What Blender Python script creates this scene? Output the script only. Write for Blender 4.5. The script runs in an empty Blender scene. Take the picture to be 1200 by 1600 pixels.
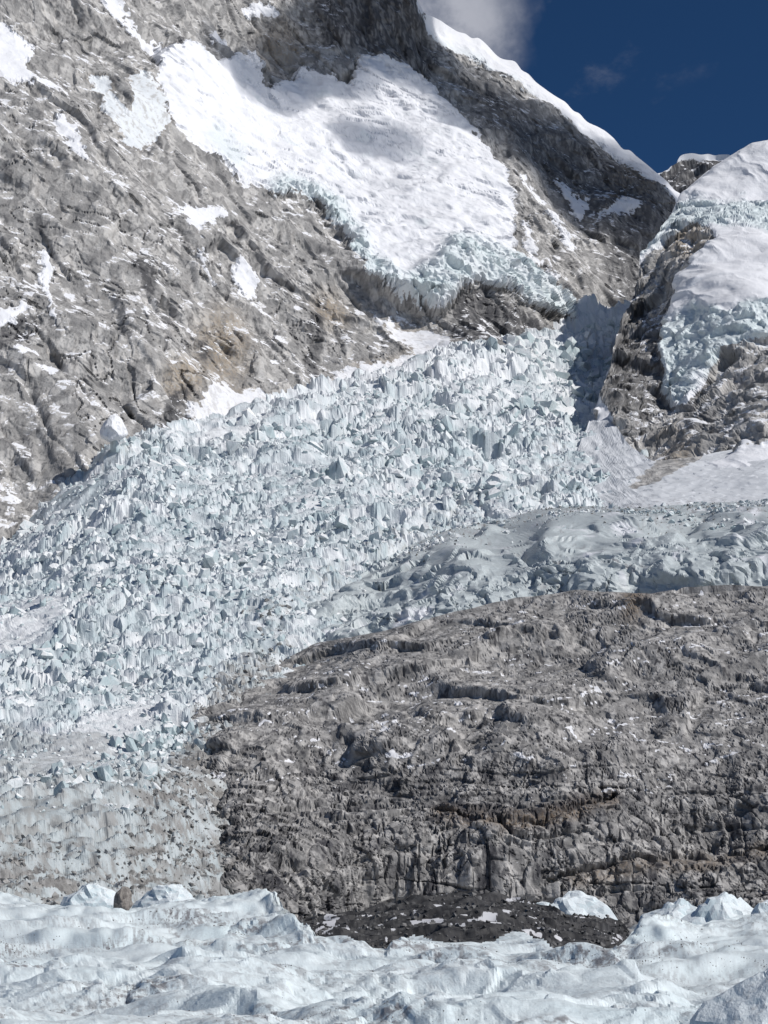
import bpy, math, random
import numpy as np

# ------------------------------------------------------------------ camera, sky, sun, exposure
SC = bpy.context.scene
COL = SC.collection
F = 2323.0                       # focal length in photo pixels (1200 x 1600)
PITCH = math.radians(14.0)
CAMZ = 2.0

cam = bpy.data.cameras.new('camera')
cam.sensor_fit = 'VERTICAL'
cam.sensor_height = 32.0
cam.lens = 16.0 / (800.0 / F)
cam.clip_start = 0.5
cam.clip_end = 60000.0
camo = bpy.data.objects.new('camera', cam)
camo.location = (0, 0, CAMZ)
camo.rotation_euler = (math.radians(90) + PITCH, 0, 0)
COL.objects.link(camo)
SC.camera = camo

SUN_AZ = math.radians(64.0)      # to the right of straight behind the viewer
SUN_EL = math.radians(40.0)
SUN = np.array([math.sin(SUN_AZ) * math.cos(SUN_EL), -math.cos(SUN_AZ) * math.cos(SUN_EL), math.sin(SUN_EL)])
sl = bpy.data.lights.new('sun', 'SUN')
sl.energy = 4.8
sl.angle = math.radians(0.6)
sl.color = (1.0, 0.97, 0.93)
so = bpy.data.objects.new('sun', sl)
from mathutils import Vector
so.rotation_euler = Vector(tuple(SUN)).to_track_quat('Z', 'Y').to_euler()
so.location = tuple(SUN * 3000)
COL.objects.link(so)

SC.view_settings.view_transform = 'Standard'
SC.view_settings.look = 'None'
SC.view_settings.gamma = 1.0
SC.view_settings.use_curve_mapping = False
SC.view_settings.exposure = -0.15
SC.cycles.max_bounces = 5
SC.cycles.diffuse_bounces = 3

W = bpy.data.worlds.new('World')
SC.world = W
W.use_nodes = True


class NT:
    """tiny node-tree writer"""
    def __init__(self, tree):
        self.t = tree
        tree.nodes.clear()

    def n(self, typ, **kw):
        nd = self.t.nodes.new(typ)
        for k, v in kw.items():
            if k.startswith('i_'):
                self.put(nd.inputs[k[2:]], v)
            elif k.startswith('x_'):
                self.put(nd.inputs[int(k[2:])], v)
            else:
                setattr(nd, k, v)
        return nd

    def put(self, sock, v):
        if isinstance(v, bpy.types.NodeSocket):
            self.t.links.new(v, sock)
        elif isinstance(v, bpy.types.Node):
            self.t.links.new(v.outputs[0], sock)
        else:
            sock.default_value = v

    def math(self, op, a, b=0.0, c=0.0, clamp=False):
        nd = self.n('ShaderNodeMath', operation=op, use_clamp=clamp)
        self.put(nd.inputs[0], a); self.put(nd.inputs[1], b); self.put(nd.inputs[2], c)
        return nd.outputs[0]

    def mix(self, f, a, b, blend='MIX'):
        nd = self.n('ShaderNodeMix', data_type='RGBA', blend_type=blend)
        nd.clamp_factor = True
        self.put(nd.inputs[0], f)
        for s, v in ((6, a), (7, b)):
            if isinstance(v, (tuple, list)) and len(v) == 3:
                v = (*v, 1.0)
            self.put(nd.inputs[s], v)
        return nd.outputs[2]

    def ramp(self, f, lo, hi, a=0.0, b=1.0):
        nd = self.n('ShaderNodeMapRange', interpolation_type='SMOOTHSTEP')
        self.put(nd.inputs[0], f)
        for i, v in enumerate((lo, hi, a, b)):
            self.put(nd.inputs[1 + i], v)
        return nd.outputs[0]

    def noise(self, vec, scale, detail=4.0, rough=0.55, dist=0.0):
        nd = self.n('ShaderNodeTexNoise')
        self.put(nd.inputs['Vector'], vec)
        nd.inputs['Scale'].default_value = scale
        nd.inputs['Detail'].default_value = detail
        nd.inputs['Roughness'].default_value = rough
        nd.inputs['Distortion'].default_value = dist
        return nd.outputs[0]

    def scalevec(self, vec, s):
        nd = self.n('ShaderNodeMapping')
        self.put(nd.inputs['Vector'], vec)
        nd.inputs['Scale'].default_value = s
        return nd.outputs[0]


def raydir(px, py):
    x = (np.asarray(px, float) - 600) / F
    y = (800 - np.asarray(py, float)) / F
    c, s = math.cos(PITCH), math.sin(PITCH)
    return x, c - y * s, s + y * c


w = NT(W.node_tree)
sky = w.n('ShaderNodeTexSky', sky_type='NISHITA', sun_disc=False)
sky.sun_elevation = SUN_EL
# direction of the sun in the sky: rotation is measured from +Y towards +X
sky.sun_rotation = math.atan2(SUN[0], SUN[1])
sky.altitude = 5300
sky.air_density = 1.0
sky.dust_density = 0.0
sky.ozone_density = 4.0
deep = w.n('ShaderNodeHueSaturation', i_Color=sky.outputs[0], i_Saturation=1.17, i_Value=0.98)
bg = w.n('ShaderNodeBackground', i_Color=deep.outputs[0], i_Strength=0.072)
tc = w.n('ShaderNodeTexCoord')
dirv = tc.outputs['Generated']
d0 = np.array(raydir(712, 22)); d0 = d0 / np.linalg.norm(d0)
dt = w.n('ShaderNodeVectorMath', operation='DISTANCE'); w.put(dt.inputs[0], dirv); dt.inputs[1].default_value = tuple(d0)
warp = w.noise(dirv, 14.0, 5, 0.6)
near = w.math('SUBTRACT', dt.outputs['Value'], w.math('MULTIPLY', w.math('SUBTRACT', warp, 0.5), 0.075))
bank = w.ramp(near, 0.066, 0.016)
fine = w.noise(dirv, 40.0, 6, 0.6)
bank = w.math('MULTIPLY', bank, w.ramp(fine, 0.25, 0.6, 0.45, 1.0))
wis = w.noise(w.scalevec(dirv, (1, 1, 1.7)), 9.0, 7, 0.62)
wis2 = w.noise(dirv, 3.0, 2, 0.5)
wisp = w.math('MULTIPLY', w.ramp(wis, 0.60, 0.86), w.ramp(wis2, 0.40, 0.62))
cl = w.math('MAXIMUM', w.math('MULTIPLY', bank, 0.9), w.math('MULTIPLY', wisp, 0.55))
cb = w.n('ShaderNodeBackground', i_Color=(0.60, 0.62, 0.70, 1), i_Strength=0.85)
mx = w.n('ShaderNodeMixShader'); w.put(mx.inputs[0], cl); w.put(mx.inputs[1], bg); w.put(mx.inputs[2], cb)
wo = w.n('ShaderNodeOutputWorld'); w.put(wo.inputs[0], mx)

# ------------------------------------------------------------------ numpy noise
RS = np.random.RandomState(7)
PERM = RS.permutation(4096).astype(np.int32)
GRAD = RS.normal(size=(4096, 3)).astype(np.float32)
GRAD /= np.linalg.norm(GRAD, axis=1, keepdims=True)
CELL = RS.rand(4096, 3).astype(np.float32)
CELL2 = RS.normal(size=(4096, 3)).astype(np.float32)
CELL2 /= np.linalg.norm(CELL2, axis=1, keepdims=True)


from concurrent.futures import ThreadPoolExecutor
POOL = ThreadPoolExecutor(4)


def chunked(fn):
    """run a per-point function over slices of the points on all cores"""
    def run(p, *a, **k):
        n = len(p)
        if n < 50000:
            return fn(p, *a, **k)
        parts = list(POOL.map(lambda q: fn(q, *a, **k), [p[i:i + 24000] for i in range(0, n, 24000)]))
        if isinstance(parts[0], tuple):
            return tuple(np.concatenate(z) for z in zip(*parts))
        return np.concatenate(parts)
    return run


def hsh(i, j, k):
    return PERM[(PERM[(PERM[i & 4095] + j) & 4095] + k) & 4095]


def perlin(p):
    p = p.astype(np.float32)
    i = np.floor(p).astype(np.int32)
    f = p - i
    u = f * f * f * (f * (f * 6 - 15) + 10)
    out = np.zeros(len(p), np.float32)
    for dx in (0, 1):
        wx = u[:, 0] if dx else 1 - u[:, 0]
        for dy in (0, 1):
            wy = wx * (u[:, 1] if dy else 1 - u[:, 1])
            for dz in (0, 1):
                g = GRAD[hsh(i[:, 0] + dx, i[:, 1] + dy, i[:, 2] + dz)]
                d = g[:, 0] * (f[:, 0] - dx) + g[:, 1] * (f[:, 1] - dy) + g[:, 2] * (f[:, 2] - dz)
                out += d * wy * (u[:, 2] if dz else 1 - u[:, 2])
    return out * 1.5


@chunked
def fbm(p, size, octv=4, gain=0.5, seed=0.0):
    q = p / size + seed * 17.31
    a, s, out = 1.0, 0.0, 0.0
    for k in range(octv):
        out = out + a * perlin(q)
        s += a
        a *= gain
        q = q * 2.03 + 5.7
    return out / s


@chunked
def billow(p, size, octv=3, gain=0.5, seed=0.0):
    """rounded swells with sharp creases between them"""
    q = p / size + seed * 13.7
    a, s, out = 1.0, 0.0, 0.0
    for k in range(octv):
        out = out + a * (np.abs(perlin(q)) * 2 - 0.5)
        s += a
        a *= gain
        q = q * 2.1 + 2.3
    return out / s


@chunked
def ridged(p, size, octv=4, gain=0.5, seed=0.0):
    q = p / size + seed * 11.13
    a, s, out = 1.0, 0.0, 0.0
    for k in range(octv):
        out = out + a * (1 - np.abs(perlin(q)) * 2)
        s += a
        a *= gain
        q = q * 2.07 + 3.1
    return out / s


@chunked
def facet(p, size, seed=0.0, tilt=1.0, edge=False, k=12.0, lev=1.0):
    """broken, angular relief: every cell of a jittered lattice is its own tilted plane"""
    q = (p / size + seed * 9.77).astype(np.float32)
    b = np.floor(q - 0.5).astype(np.int32)
    best = np.full(len(q), 1e9, np.float32)
    sec = best.copy()
    num = np.zeros(len(q), np.float32)
    den = np.full(len(q), 1e-9, np.float32)
    for dx in (0, 1):
        for dy in (0, 1):
            for dz in (0, 1):
                h = hsh(b[:, 0] + dx, b[:, 1] + dy, b[:, 2] + dz)
                o = q - (b + np.array((dx, dy, dz), np.int32)).astype(np.float32) - (0.5 + (CELL[h] - 0.5) * 0.8)
                d = (o * o).sum(1)
                v = lev * (CELL[h, 0] * 7.13 % 1.0 - 0.5) + tilt * (o * CELL2[h]).sum(1)
                wt = np.exp(-k * d)
                num += wt * v
                den += wt
                if edge:
                    sec = np.where(d < best, best, np.minimum(sec, d))
                    best = np.minimum(best, d)
    if edge:
        return num / den, np.sqrt(sec) - np.sqrt(best)
    return num / den


def fissures(p, size, seed, width=0.05, warp=0.6):
    """long wandering cracks"""
    w = fbm(p, size * 0.7, 3, .55, seed + 1)[:, None] * size * warp
    return sstep(width, 0.0, np.abs(fbm((p + w).astype(np.float32), size, 2, .4, seed))) * sstep(-0.1, 0.2, fbm(p, size * 2.2, 2, .5, seed + 2))


def sstep(a, b, x):
    t = np.clip((x - a) / (b - a), 0, 1)
    return t * t * (3 - 2 * t)


# ------------------------------------------------------------------ image coordinate helpers
def at(px, py, Y):
    """world point at horizontal distance Y that is seen at photo position (px, py)"""
    rx, ry, rz = raydir(px, py)
    k = np.asarray(Y, float) / ry
    return np.stack([rx * k, ry * k, rz * k + CAMZ], -1)


def tps(ctrl, q):  # ctrl rows: image x, image y, assumed distance
    """thin-plate surface through distances assumed at image pixels"""
    c = np.array(ctrl, float)
    X, v = c[:, :2] / 500.0, np.log(c[:, 2])
    n = len(X)
    d2 = ((X[:, None] - X[None]) ** 2).sum(-1)
    K = np.where(d2 > 0, d2 * np.log(d2 + 1e-12), 0) * 0.5 + np.eye(n) * 1e-3
    Pm = np.hstack([np.ones((n, 1)), X])
    A = np.block([[K, Pm], [Pm.T, np.zeros((3, 3))]])
    s = np.linalg.solve(A, np.concatenate([v, np.zeros(3)]))
    Q = q / 500.0
    out = s[n] + Q @ s[n + 1:]
    for i in range(n):
        e = ((Q - X[i]) ** 2).sum(1)
        out = out + s[i] * np.where(e > 0, e * np.log(e + 1e-12), 0) * 0.5
    return np.exp(out)


def sdf(x, y, poly):
    """signed distance to an outline, positive inside"""
    x = x.astype(np.float32); y = y.astype(np.float32)
    d = np.full(x.shape, 1e9, np.float32)
    ins = np.zeros(x.shape, bool)
    n = len(poly)
    for i in range(n):
        ax, ay = poly[i]; bx, by = poly[(i + 1) % n]
        ex, ey = bx - ax, by - ay
        t = np.clip(((x - ax) * ex + (y - ay) * ey) / (ex * ex + ey * ey + 1e-9), 0, 1)
        dd = (x - ax - t * ex) ** 2 + (y - ay - t * ey) ** 2
        d = np.minimum(d, dd)
        if ay != by:
            c = (ay > y) != (by > y)
            ins ^= c & (x < ex * (y - ay) / ey + ax)
    d = np.sqrt(d)
    return np.where(ins, d, -d)


def pdist(x, y, line):
    d = np.full(x.shape, 1e9)
    for (ax, ay), (bx, by) in zip(line[:-1], line[1:]):
        ex, ey = bx - ax, by - ay
        t = np.clip(((x - ax) * ex + (y - ay) * ey) / (ex * ex + ey * ey), 0, 1)
        d = np.minimum(d, (x - ax - t * ex) ** 2 + (y - ay - t * ey) ** 2)
    return np.sqrt(d)


def curve(pts):
    a = np.array(pts, float)
    return lambda x: np.interp(x, a[:, 0], a[:, 1])


def normals(P):
    du = np.gradient(P, axis=1)
    dv = np.gradient(P, axis=0)
    n = np.cross(du, dv)
    n /= np.linalg.norm(n, axis=2, keepdims=True) + 1e-9
    # outward = towards the viewer or up
    s = np.sign((n * (np.array([0, 0, CAMZ]) - P)).sum(-1, keepdims=True))
    s[s == 0] = 1
    return n * s


class Sheet:
    """one landform: rows from the skyline edge down, a rolled-over back side behind the edge"""
    def __init__(self, u, top, bot, rows, ctrl, back=0, bdist=60.0, tpow=1.0):
        self.u = u
        t = np.linspace(0, 1, rows) ** tpow
        T, B = top(u), bot(u)
        px = np.broadcast_to(u[None], (rows, len(u)))
        py = T[None] + (B - T)[None] * t[:, None]
        q = np.stack([px.ravel(), py.ravel()], -1)
        Y = tps(ctrl, q).reshape(px.shape)
        P = at(px, py, Y)
        if back:
            k = (np.arange(back, 0, -1) / back)[:, None, None] ** 1.6
            e = P[:1]
            bk = e + k * np.array([0.0, bdist, -bdist * 0.55])
            P = np.concatenate([bk, P], 0)
            px = np.concatenate([np.repeat(px[:1], back, 0), px], 0)
            py = np.concatenate([np.repeat(py[:1], back, 0), py], 0)
        self.P, self.px, self.py = P, px, py
        self.N = normals(P)
        self.n = px.shape
        self.f = (px.ravel(), py.ravel(), P.reshape(-1, 3).astype(np.float32))

    def push(self, d, along=None):
        n = self.N if along is None else along
        self.P = self.P + n * np.asarray(d).reshape(self.n)[..., None]

    def out(self, k=0.55):
        """outward direction, leaning from the face normal to the open valley"""
        t = np.array([0.0, 0.0, CAMZ]) - self.P
        t /= np.linalg.norm(t, axis=2, keepdims=True)
        n = self.N * (1 - k) + t * k
        return n / np.linalg.norm(n, axis=2, keepdims=True)

    def fade(self, size):
        """1 where the grid is fine enough to carry relief of this size, 0 where it is too coarse"""
        if getattr(self, 'sp', None) is None:
            self.sp = np.maximum(np.linalg.norm(np.gradient(self.P, axis=1), axis=2), np.linalg.norm(np.gradient(self.P, axis=0), axis=2)).ravel()
        return sstep(0.50, 0.22, self.sp / size)

    def relax(self, times=3, lo=3.0, hi=8.0):
        """even out neighbouring columns where a drop is spanned by only a row or two"""
        for _ in range(times):
            P = self.P
            du = np.linalg.norm(np.gradient(P, axis=1), axis=2)
            du = np.minimum(du, np.median(du, axis=1, keepdims=True)) + 1e-6
            dv = np.linalg.norm(np.gradient(P, axis=0), axis=2)
            w = sstep(lo, hi, dv / du)
            pad = np.pad(w, ((1, 1), (2, 2)), mode='edge')
            w = np.maximum.reduce([pad[a:a + w.shape[0], b:b + w.shape[1]] for a in (0, 1, 2) for b in (0, 2, 4)])[..., None]
            pp = np.pad(P, ((0, 0), (3, 3), (0, 0)), mode='edge')
            n = P.shape[1]
            B = (pp[:, 0:n] + 2 * pp[:, 1:n + 1] + 3 * pp[:, 2:n + 2] + 4 * pp[:, 3:n + 3] + 3 * pp[:, 4:n + 4] + 2 * pp[:, 5:n + 5] + pp[:, 6:n + 6]) / 16.0
            B[:, :3] = P[:, :3]; B[:, -3:] = P[:, -3:]
            self.P = P * (1 - w) + B * w

    def settle(self):
        self.sp = None
        self.N = normals(self.P)
        return self.P.reshape(-1, 3).astype(np.float32)

    def build(self, name, mat, mask, labels=None, parts=(), smooth=False, unit=1.0):
        """mask: (N,4) float attribute; labels: per-vertex piece number; parts: [(number, name, material, parent?)]"""
        r, c = self.n
        idx = np.arange(r * c, dtype=np.int32).reshape(r, c)
        q = np.stack([idx[:-1, :-1], idx[1:, :-1], idx[1:, 1:], idx[:-1, 1:]], -1).reshape(-1, 4)
        self.relax(getattr(self, 'rx', 3))
        V = self.P.reshape(-1, 3)
        v32 = V.astype(np.float32)
        tone = np.zeros((len(V), 4), np.float32)
        tone[:, 0] = 0.5 + 0.55 * fbm(v32, 60 * unit, 5, 0.62, 301)
        tone[:, 1] = 0.5 + 0.9 * fbm(v32 * np.array([1, 1, 0.16], np.float32), 7 * unit, 3, 0.6, 302)
        fv, fe = facet(v32 * np.array([1, 1, 0.7], np.float32) + fbm(v32, 14 * unit, 2, .5, 305)[:, None] * 5 * unit, 12 * unit, 303, 0.0, True, 30.0)
        tone[:, 2] = sstep(0.13, 0.0, fe)
        tone[:, 3] = 0.5 + fv
        out = {}
        if labels is None:
            groups = [(0, name, mat)]
            fl = np.zeros(len(q), int)
        else:
            groups = [(0, name, mat)] + [(k, n, m) for k, n, m in parts]
            fl = np.where(labels[q].min(1) < 0, -1, labels[q].max(1))
        for k, nm, m in groups:
            qq = q[fl == k]
            if not len(qq):
                continue
            used = np.unique(qq)
            re = np.zeros(r * c, np.int32); re[used] = np.arange(len(used))
            out[k] = mesh_obj(nm, V[used], re[qq], m, mask[used], smooth, tone[used])
        return out


class PlanSheet(Sheet):
    """a landform laid out in plan: rows away from the viewer, columns fanning out, height from the surface through assumed distances"""
    def __init__(self, ua, ub, nu, ya, yb, nv, ctrl, plo, phi):
        u = np.linspace(ua, ub, nu)
        Y = np.exp(np.linspace(math.log(yb), math.log(ya), nv))
        U, YY = np.meshgrid(u, Y)
        cu, cv = np.linspace(ua, ub, nu // 5), np.linspace(0, 1, nv // 5)
        CU, CY = np.meshgrid(cu, np.exp(math.log(yb) + cv * (math.log(ya) - math.log(yb))))
        lo = np.full(CU.shape, float(plo)); hi = np.full(CU.shape, float(phi))
        for _ in range(14):
            mid = (lo + hi) / 2
            px = 600 + F * CU * raydir(600, mid)[1]
            t = tps(ctrl, np.stack([px.ravel(), mid.ravel()], -1)).reshape(CU.shape)
            far = t > CY
            lo = np.where(far, mid, lo); hi = np.where(far, hi, mid)
        c = (lo + hi) / 2
        c = np.stack([np.interp(u, cu, r_) for r_ in c], 0)
        fv = np.linspace(0, 1, nv)
        py = np.stack([np.interp(fv, cv, c[:, k_]) for k_ in range(nu)], 1)
        px = 600 + F * U * raydir(600, py)[1]
        self.P = at(px, py, YY)
        self.px, self.py = px, py
        self.N = normals(self.P)
        self.n = px.shape
        self.f = (px.ravel(), py.ravel(), self.P.reshape(-1, 3).astype(np.float32))

    def relax(self, times=0):
        pass


def mesh_obj(name, V, Q, mat, mask=None, smooth=False, tone=None):
    me = bpy.data.meshes.new(name)
    nv, nf = len(V), len(Q)
    k = Q.shape[1]
    me.vertices.add(nv)
    me.vertices.foreach_set('co', np.ascontiguousarray(V, np.float32).ravel())
    me.loops.add(nf * k)
    me.loops.foreach_set('vertex_index', np.ascontiguousarray(Q, np.int32).ravel())
    me.polygons.add(nf)
    me.polygons.foreach_set('loop_start', np.arange(0, nf * k, k, dtype=np.int32))
    me.update(calc_edges=True)
    me.polygons.foreach_set('use_smooth', np.full(nf, smooth, bool))
    if mask is not None:
        a = me.attributes.new('mask', 'FLOAT_COLOR', 'POINT')
        a.data.foreach_set('color', np.ascontiguousarray(mask, np.float32).ravel())
    if tone is not None:
        a = me.attributes.new('tone', 'FLOAT_COLOR', 'POINT')
        a.data.foreach_set('color', np.ascontiguousarray(tone, np.float32).ravel())
    me.materials.append(mat)
    o = bpy.data.objects.new(name, me)
    COL.objects.link(o)
    return o


def tag(o, label=None, cat=None, group=None, kind=None):
    if label: o['label'] = label
    if cat: o['category'] = cat
    if group: o['group'] = group
    if kind: o['kind'] = kind
    return o


# ------------------------------------------------------------------ materials
def terrain_mat(name, unit, rock=((0.255, 0.249, 0.243), (0.50, 0.486, 0.468)), warm=(0.33, 0.26, 0.18),
                dark=(0.055, 0.055, 0.06), snow=(0.83, 0.84, 0.87), ice=(0.52, 0.66, 0.70), grit=(0.34, 0.32, 0.30),
                ledge=0.0, bump=1.0, gritty=0.0, ledge_z=(0.55, 0.8), streak=0.0, gloss=0.0, gr=(0.48, 0.66)):
    """rock, snow and ice in one material; attribute mask = (snow, blue ice, dark rock: stains, cracks and some painted shade, warm or dirty tint)"""
    m = bpy.data.materials.new(name)
    m.use_nodes = True
    t = NT(m.node_tree)
    geo = t.n('ShaderNodeNewGeometry')
    pos = geo.outputs['Position']
    at_ = t.n('ShaderNodeAttribute', attribute_name='mask')
    sep = t.n('ShaderNodeSeparateColor'); t.put(sep.inputs[0], at_.outputs['Color'])
    sn, ic, dk = sep.outputs[0], sep.outputs[1], sep.outputs[2]
    wm = at_.outputs['Alpha']
    nz = t.n('ShaderNodeSeparateXYZ'); t.put(nz.inputs[0], geo.outputs['Normal'])
    up = nz.outputs[2]
    tn = t.n('ShaderNodeAttribute', attribute_name='tone')
    ts = t.n('ShaderNodeSeparateColor'); t.put(ts.inputs[0], tn.outputs['Color'])
    big, stn, crack, cell = ts.outputs[0], ts.outputs[1], ts.outputs[2], tn.outputs['Alpha']
    fin = t.noise(pos, 1 / (4.0 * unit), 5, 0.70)
    # rock
    f = t.math('ADD', t.math('MULTIPLY', big, 0.42), t.math('ADD', t.math('MULTIPLY', cell, 0.30), t.math('MULTIPLY', fin, 0.28)))
    f = t.ramp(f, 0.36, 0.64)
    col = t.mix(f, rock[0], rock[1])
    col = t.mix(t.math('MULTIPLY', t.ramp(t.math('ADD', t.math('MULTIPLY', cell, 0.3), t.math('MULTIPLY', stn, 0.7)), 0.5, 0.8), 0.10), col, warm)
    col = t.mix(t.math('MULTIPLY', wm, t.ramp(fin, 0.3, 0.62)), col, warm)
    sd = t.math('MULTIPLY', t.ramp(stn, 0.58, 0.80), streak)
    col = t.mix(t.math('MAXIMUM', sd, t.math('MULTIPLY', dk, t.ramp(stn, 0.30, 0.60, 0.55, 1.0))), col, dark)
    ck = t.math('MULTIPLY', crack, t.ramp(big, 0.40, 0.60))
    col = t.mix(t.math('MULTIPLY', ck, 0.7), col, dark)
    # snow settled on ledges
    if ledge > 0:
        lz = t.ramp(up, ledge_z[0], ledge_z[1])
        ln = t.ramp(t.math('ADD', t.math('MULTIPLY', cell, 0.5), t.math('MULTIPLY', fin, 0.5)), 0.66 - 0.2 * ledge, 0.72 - 0.2 * ledge)
        sn_all = t.math('MAXIMUM', sn, t.math('MULTIPLY', lz, ln))
    else:
        sn_all = sn
    # ice and snow colours
    icol = t.mix(t.ramp(fin, 0.3, 0.7), tuple(c * 0.88 for c in ice), tuple(min(1, c * 1.12) for c in ice))
    scol = t.mix(t.ramp(big, 0.3, 0.7), tuple(c * 0.93 for c in snow), snow)
    isn = t.mix(ic, scol, icol)
    gfac = t.math('MULTIPLY', t.ramp(t.math('ADD', t.math('MULTIPLY', stn, 0.5), t.math('MULTIPLY', fin, 0.5)), gr[0], gr[1]), t.math('ADD', gritty, wm, clamp=True))
    isn = t.mix(t.math('MULTIPLY', gfac, 0.8), isn, grit)
    edge = t.math('ADD', sn_all, t.math('MULTIPLY', t.math('SUBTRACT', fin, 0.5), 0.9))
    sfac = t.ramp(edge, 0.42, 0.56)
    sfac = t.math('MULTIPLY', sfac, t.ramp(sn_all, 0.02, 0.12))
    final = t.mix(sfac, col, isn)
    # relief too fine to model
    bs = t.ramp(sfac, 0, 1, 0.8 * bump, 0.30 * bump)
    bp = t.n('ShaderNodeBump'); bp.inputs['Distance'].default_value = 1.6 * unit
    t.put(bp.inputs['Height'], fin); t.put(bp.inputs['Strength'], bs)
    ps = t.n('ShaderNodeBsdfPrincipled')
    t.put(ps.inputs['Base Color'], final)
    t.put(ps.inputs['Normal'], bp.outputs[0])
    t.put(ps.inputs['Roughness'], t.ramp(t.math('MULTIPLY', sfac, t.math('ADD', ic, gloss, clamp=True)), 0, 1, 0.9, 0.42))
    ps.inputs['Specular IOR Level'].default_value = 0.25
    out = t.n('ShaderNodeOutputMaterial'); t.put(out.inputs[0], ps)
    return m


M_wall = terrain_mat('grey_mountain_rock', 1.0, snow=(0.72, 0.725, 0.75), ice=(0.55, 0.615, 0.625), ledge=0.42, ledge_z=(0.45, 0.75), bump=1.2, streak=0.25)
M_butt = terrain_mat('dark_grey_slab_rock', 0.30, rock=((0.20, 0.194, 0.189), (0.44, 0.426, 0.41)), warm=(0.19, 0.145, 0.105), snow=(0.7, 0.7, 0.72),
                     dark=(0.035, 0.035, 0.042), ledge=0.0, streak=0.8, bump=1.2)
M_fall = terrain_mat('broken_glacier_ice', 0.6, bump=2.2, snow=(0.72, 0.735, 0.75), ice=(0.37, 0.45, 0.475), grit=(0.33, 0.315, 0.295), gritty=0.15,
                     rock=((0.17, 0.163, 0.155), (0.38, 0.365, 0.345)), warm=(0.27, 0.255, 0.235))
M_shelf = terrain_mat('grey_blue_glacier_ice', 0.4, snow=(0.68, 0.69, 0.72), ice=(0.435, 0.475, 0.485), grit=(0.25, 0.24, 0.245), gritty=0.1, gloss=0.3)
M_fore = terrain_mat('melting_foreground_ice', 0.06, bump=2.5, snow=(0.74, 0.80, 0.815), ice=(0.62, 0.71, 0.735), grit=(0.17, 0.15, 0.155), gritty=0.12, gr=(0.44, 0.60), gloss=0.6)
M_mor = terrain_mat('dark_moraine_debris', 0.06, rock=((0.024, 0.024, 0.026), (0.08, 0.078, 0.077)), warm=(0.07, 0.06, 0.05), snow=(0.6, 0.6, 0.62), ledge=0.0, bump=1.4)

M_snout = terrain_mat('dirty_snout_ice', 0.22, snow=(0.54, 0.56, 0.57), ice=(0.40, 0.44, 0.45), grit=(0.22, 0.21, 0.20), gritty=0.4, gr=(0.42, 0.62),
                      rock=((0.13, 0.125, 0.118), (0.37, 0.362, 0.352)), warm=(0.26, 0.252, 0.243), bump=1.6)


def block_mat(name, white, blue, unit):
    m = bpy.data.materials.new(name)
    m.use_nodes = True
    t = NT(m.node_tree)
    geo = t.n('ShaderNodeNewGeometry')
    oi = t.n('ShaderNodeObjectInfo')
    nz = t.n('ShaderNodeSeparateXYZ'); t.put(nz.inputs[0], geo.outputs['Normal'])
    a = t.noise(geo.outputs['Position'], 1 / (70 * unit), 5, 0.68)
    b = t.noise(t.scalevec(geo.outputs['Position'], (1, 1, 0.4)), 1 / (2.2 * unit), 4, 0.65)
    # fresh snow lies on the tops; the broken walls show bluer ice
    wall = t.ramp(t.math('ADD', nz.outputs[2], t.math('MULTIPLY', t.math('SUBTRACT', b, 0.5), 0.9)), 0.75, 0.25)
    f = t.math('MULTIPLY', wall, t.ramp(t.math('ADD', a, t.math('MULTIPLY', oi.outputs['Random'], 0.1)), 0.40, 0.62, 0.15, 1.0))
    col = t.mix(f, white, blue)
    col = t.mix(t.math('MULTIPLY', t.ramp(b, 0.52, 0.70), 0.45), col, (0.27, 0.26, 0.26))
    bp = t.n('ShaderNodeBump'); bp.inputs['Distance'].default_value = 1.1 * unit; bp.inputs['Strength'].default_value = 0.6
    t.put(bp.inputs['Height'], b)
    ps = t.n('ShaderNodeBsdfPrincipled')
    t.put(ps.inputs['Base Color'], col); t.put(ps.inputs['Normal'], bp.outputs[0])
    ps.inputs['Roughness'].default_value = 0.6
    ps.inputs['Specular IOR Level'].default_value = 0.25
    out = t.n('ShaderNodeOutputMaterial'); t.put(out.inputs[0], ps)
    return m


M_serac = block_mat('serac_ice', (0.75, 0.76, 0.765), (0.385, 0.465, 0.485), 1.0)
M_white = block_mat('settled_snow', (0.74, 0.745, 0.76), (0.70, 0.71, 0.73), 1.0)
M_pinn = block_mat('pinnacle_ice', (0.66, 0.71, 0.73), (0.52, 0.61, 0.64), 0.12)

STEP = 2.0


def cols(a, b, s=STEP):
    return np.arange(a, b + s, s)


# ------------------------------------------------------------------ ground to the horizon
def build_ground():
    g = np.concatenate([-np.geomspace(30000, 200, 26), np.linspace(-150, 150, 7), np.geomspace(200, 30000, 26)])
    X, Yv = np.meshgrid(g, g)
    P = np.stack([X.ravel(), Yv.ravel(), np.zeros(X.size)], -1)
    P[:, 2] = -14 + fbm(P, 900.0, 3) * 6
    n = len(g)
    i = np.arange(n * n).reshape(n, n)
    q = np.stack([i[:-1, :-1], i[:-1, 1:], i[1:, 1:], i[1:, :-1]], -1).reshape(-1, 4)
    mask = np.zeros((len(P), 4)); mask[:, 0] = 0.55; mask[:, 3] = 0.5
    o = mesh_obj('ground', P, q, M_fall, mask, True)
    tag(o, 'debris covered glacier floor of the valley', kind='structure')


build_ground()

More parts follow.
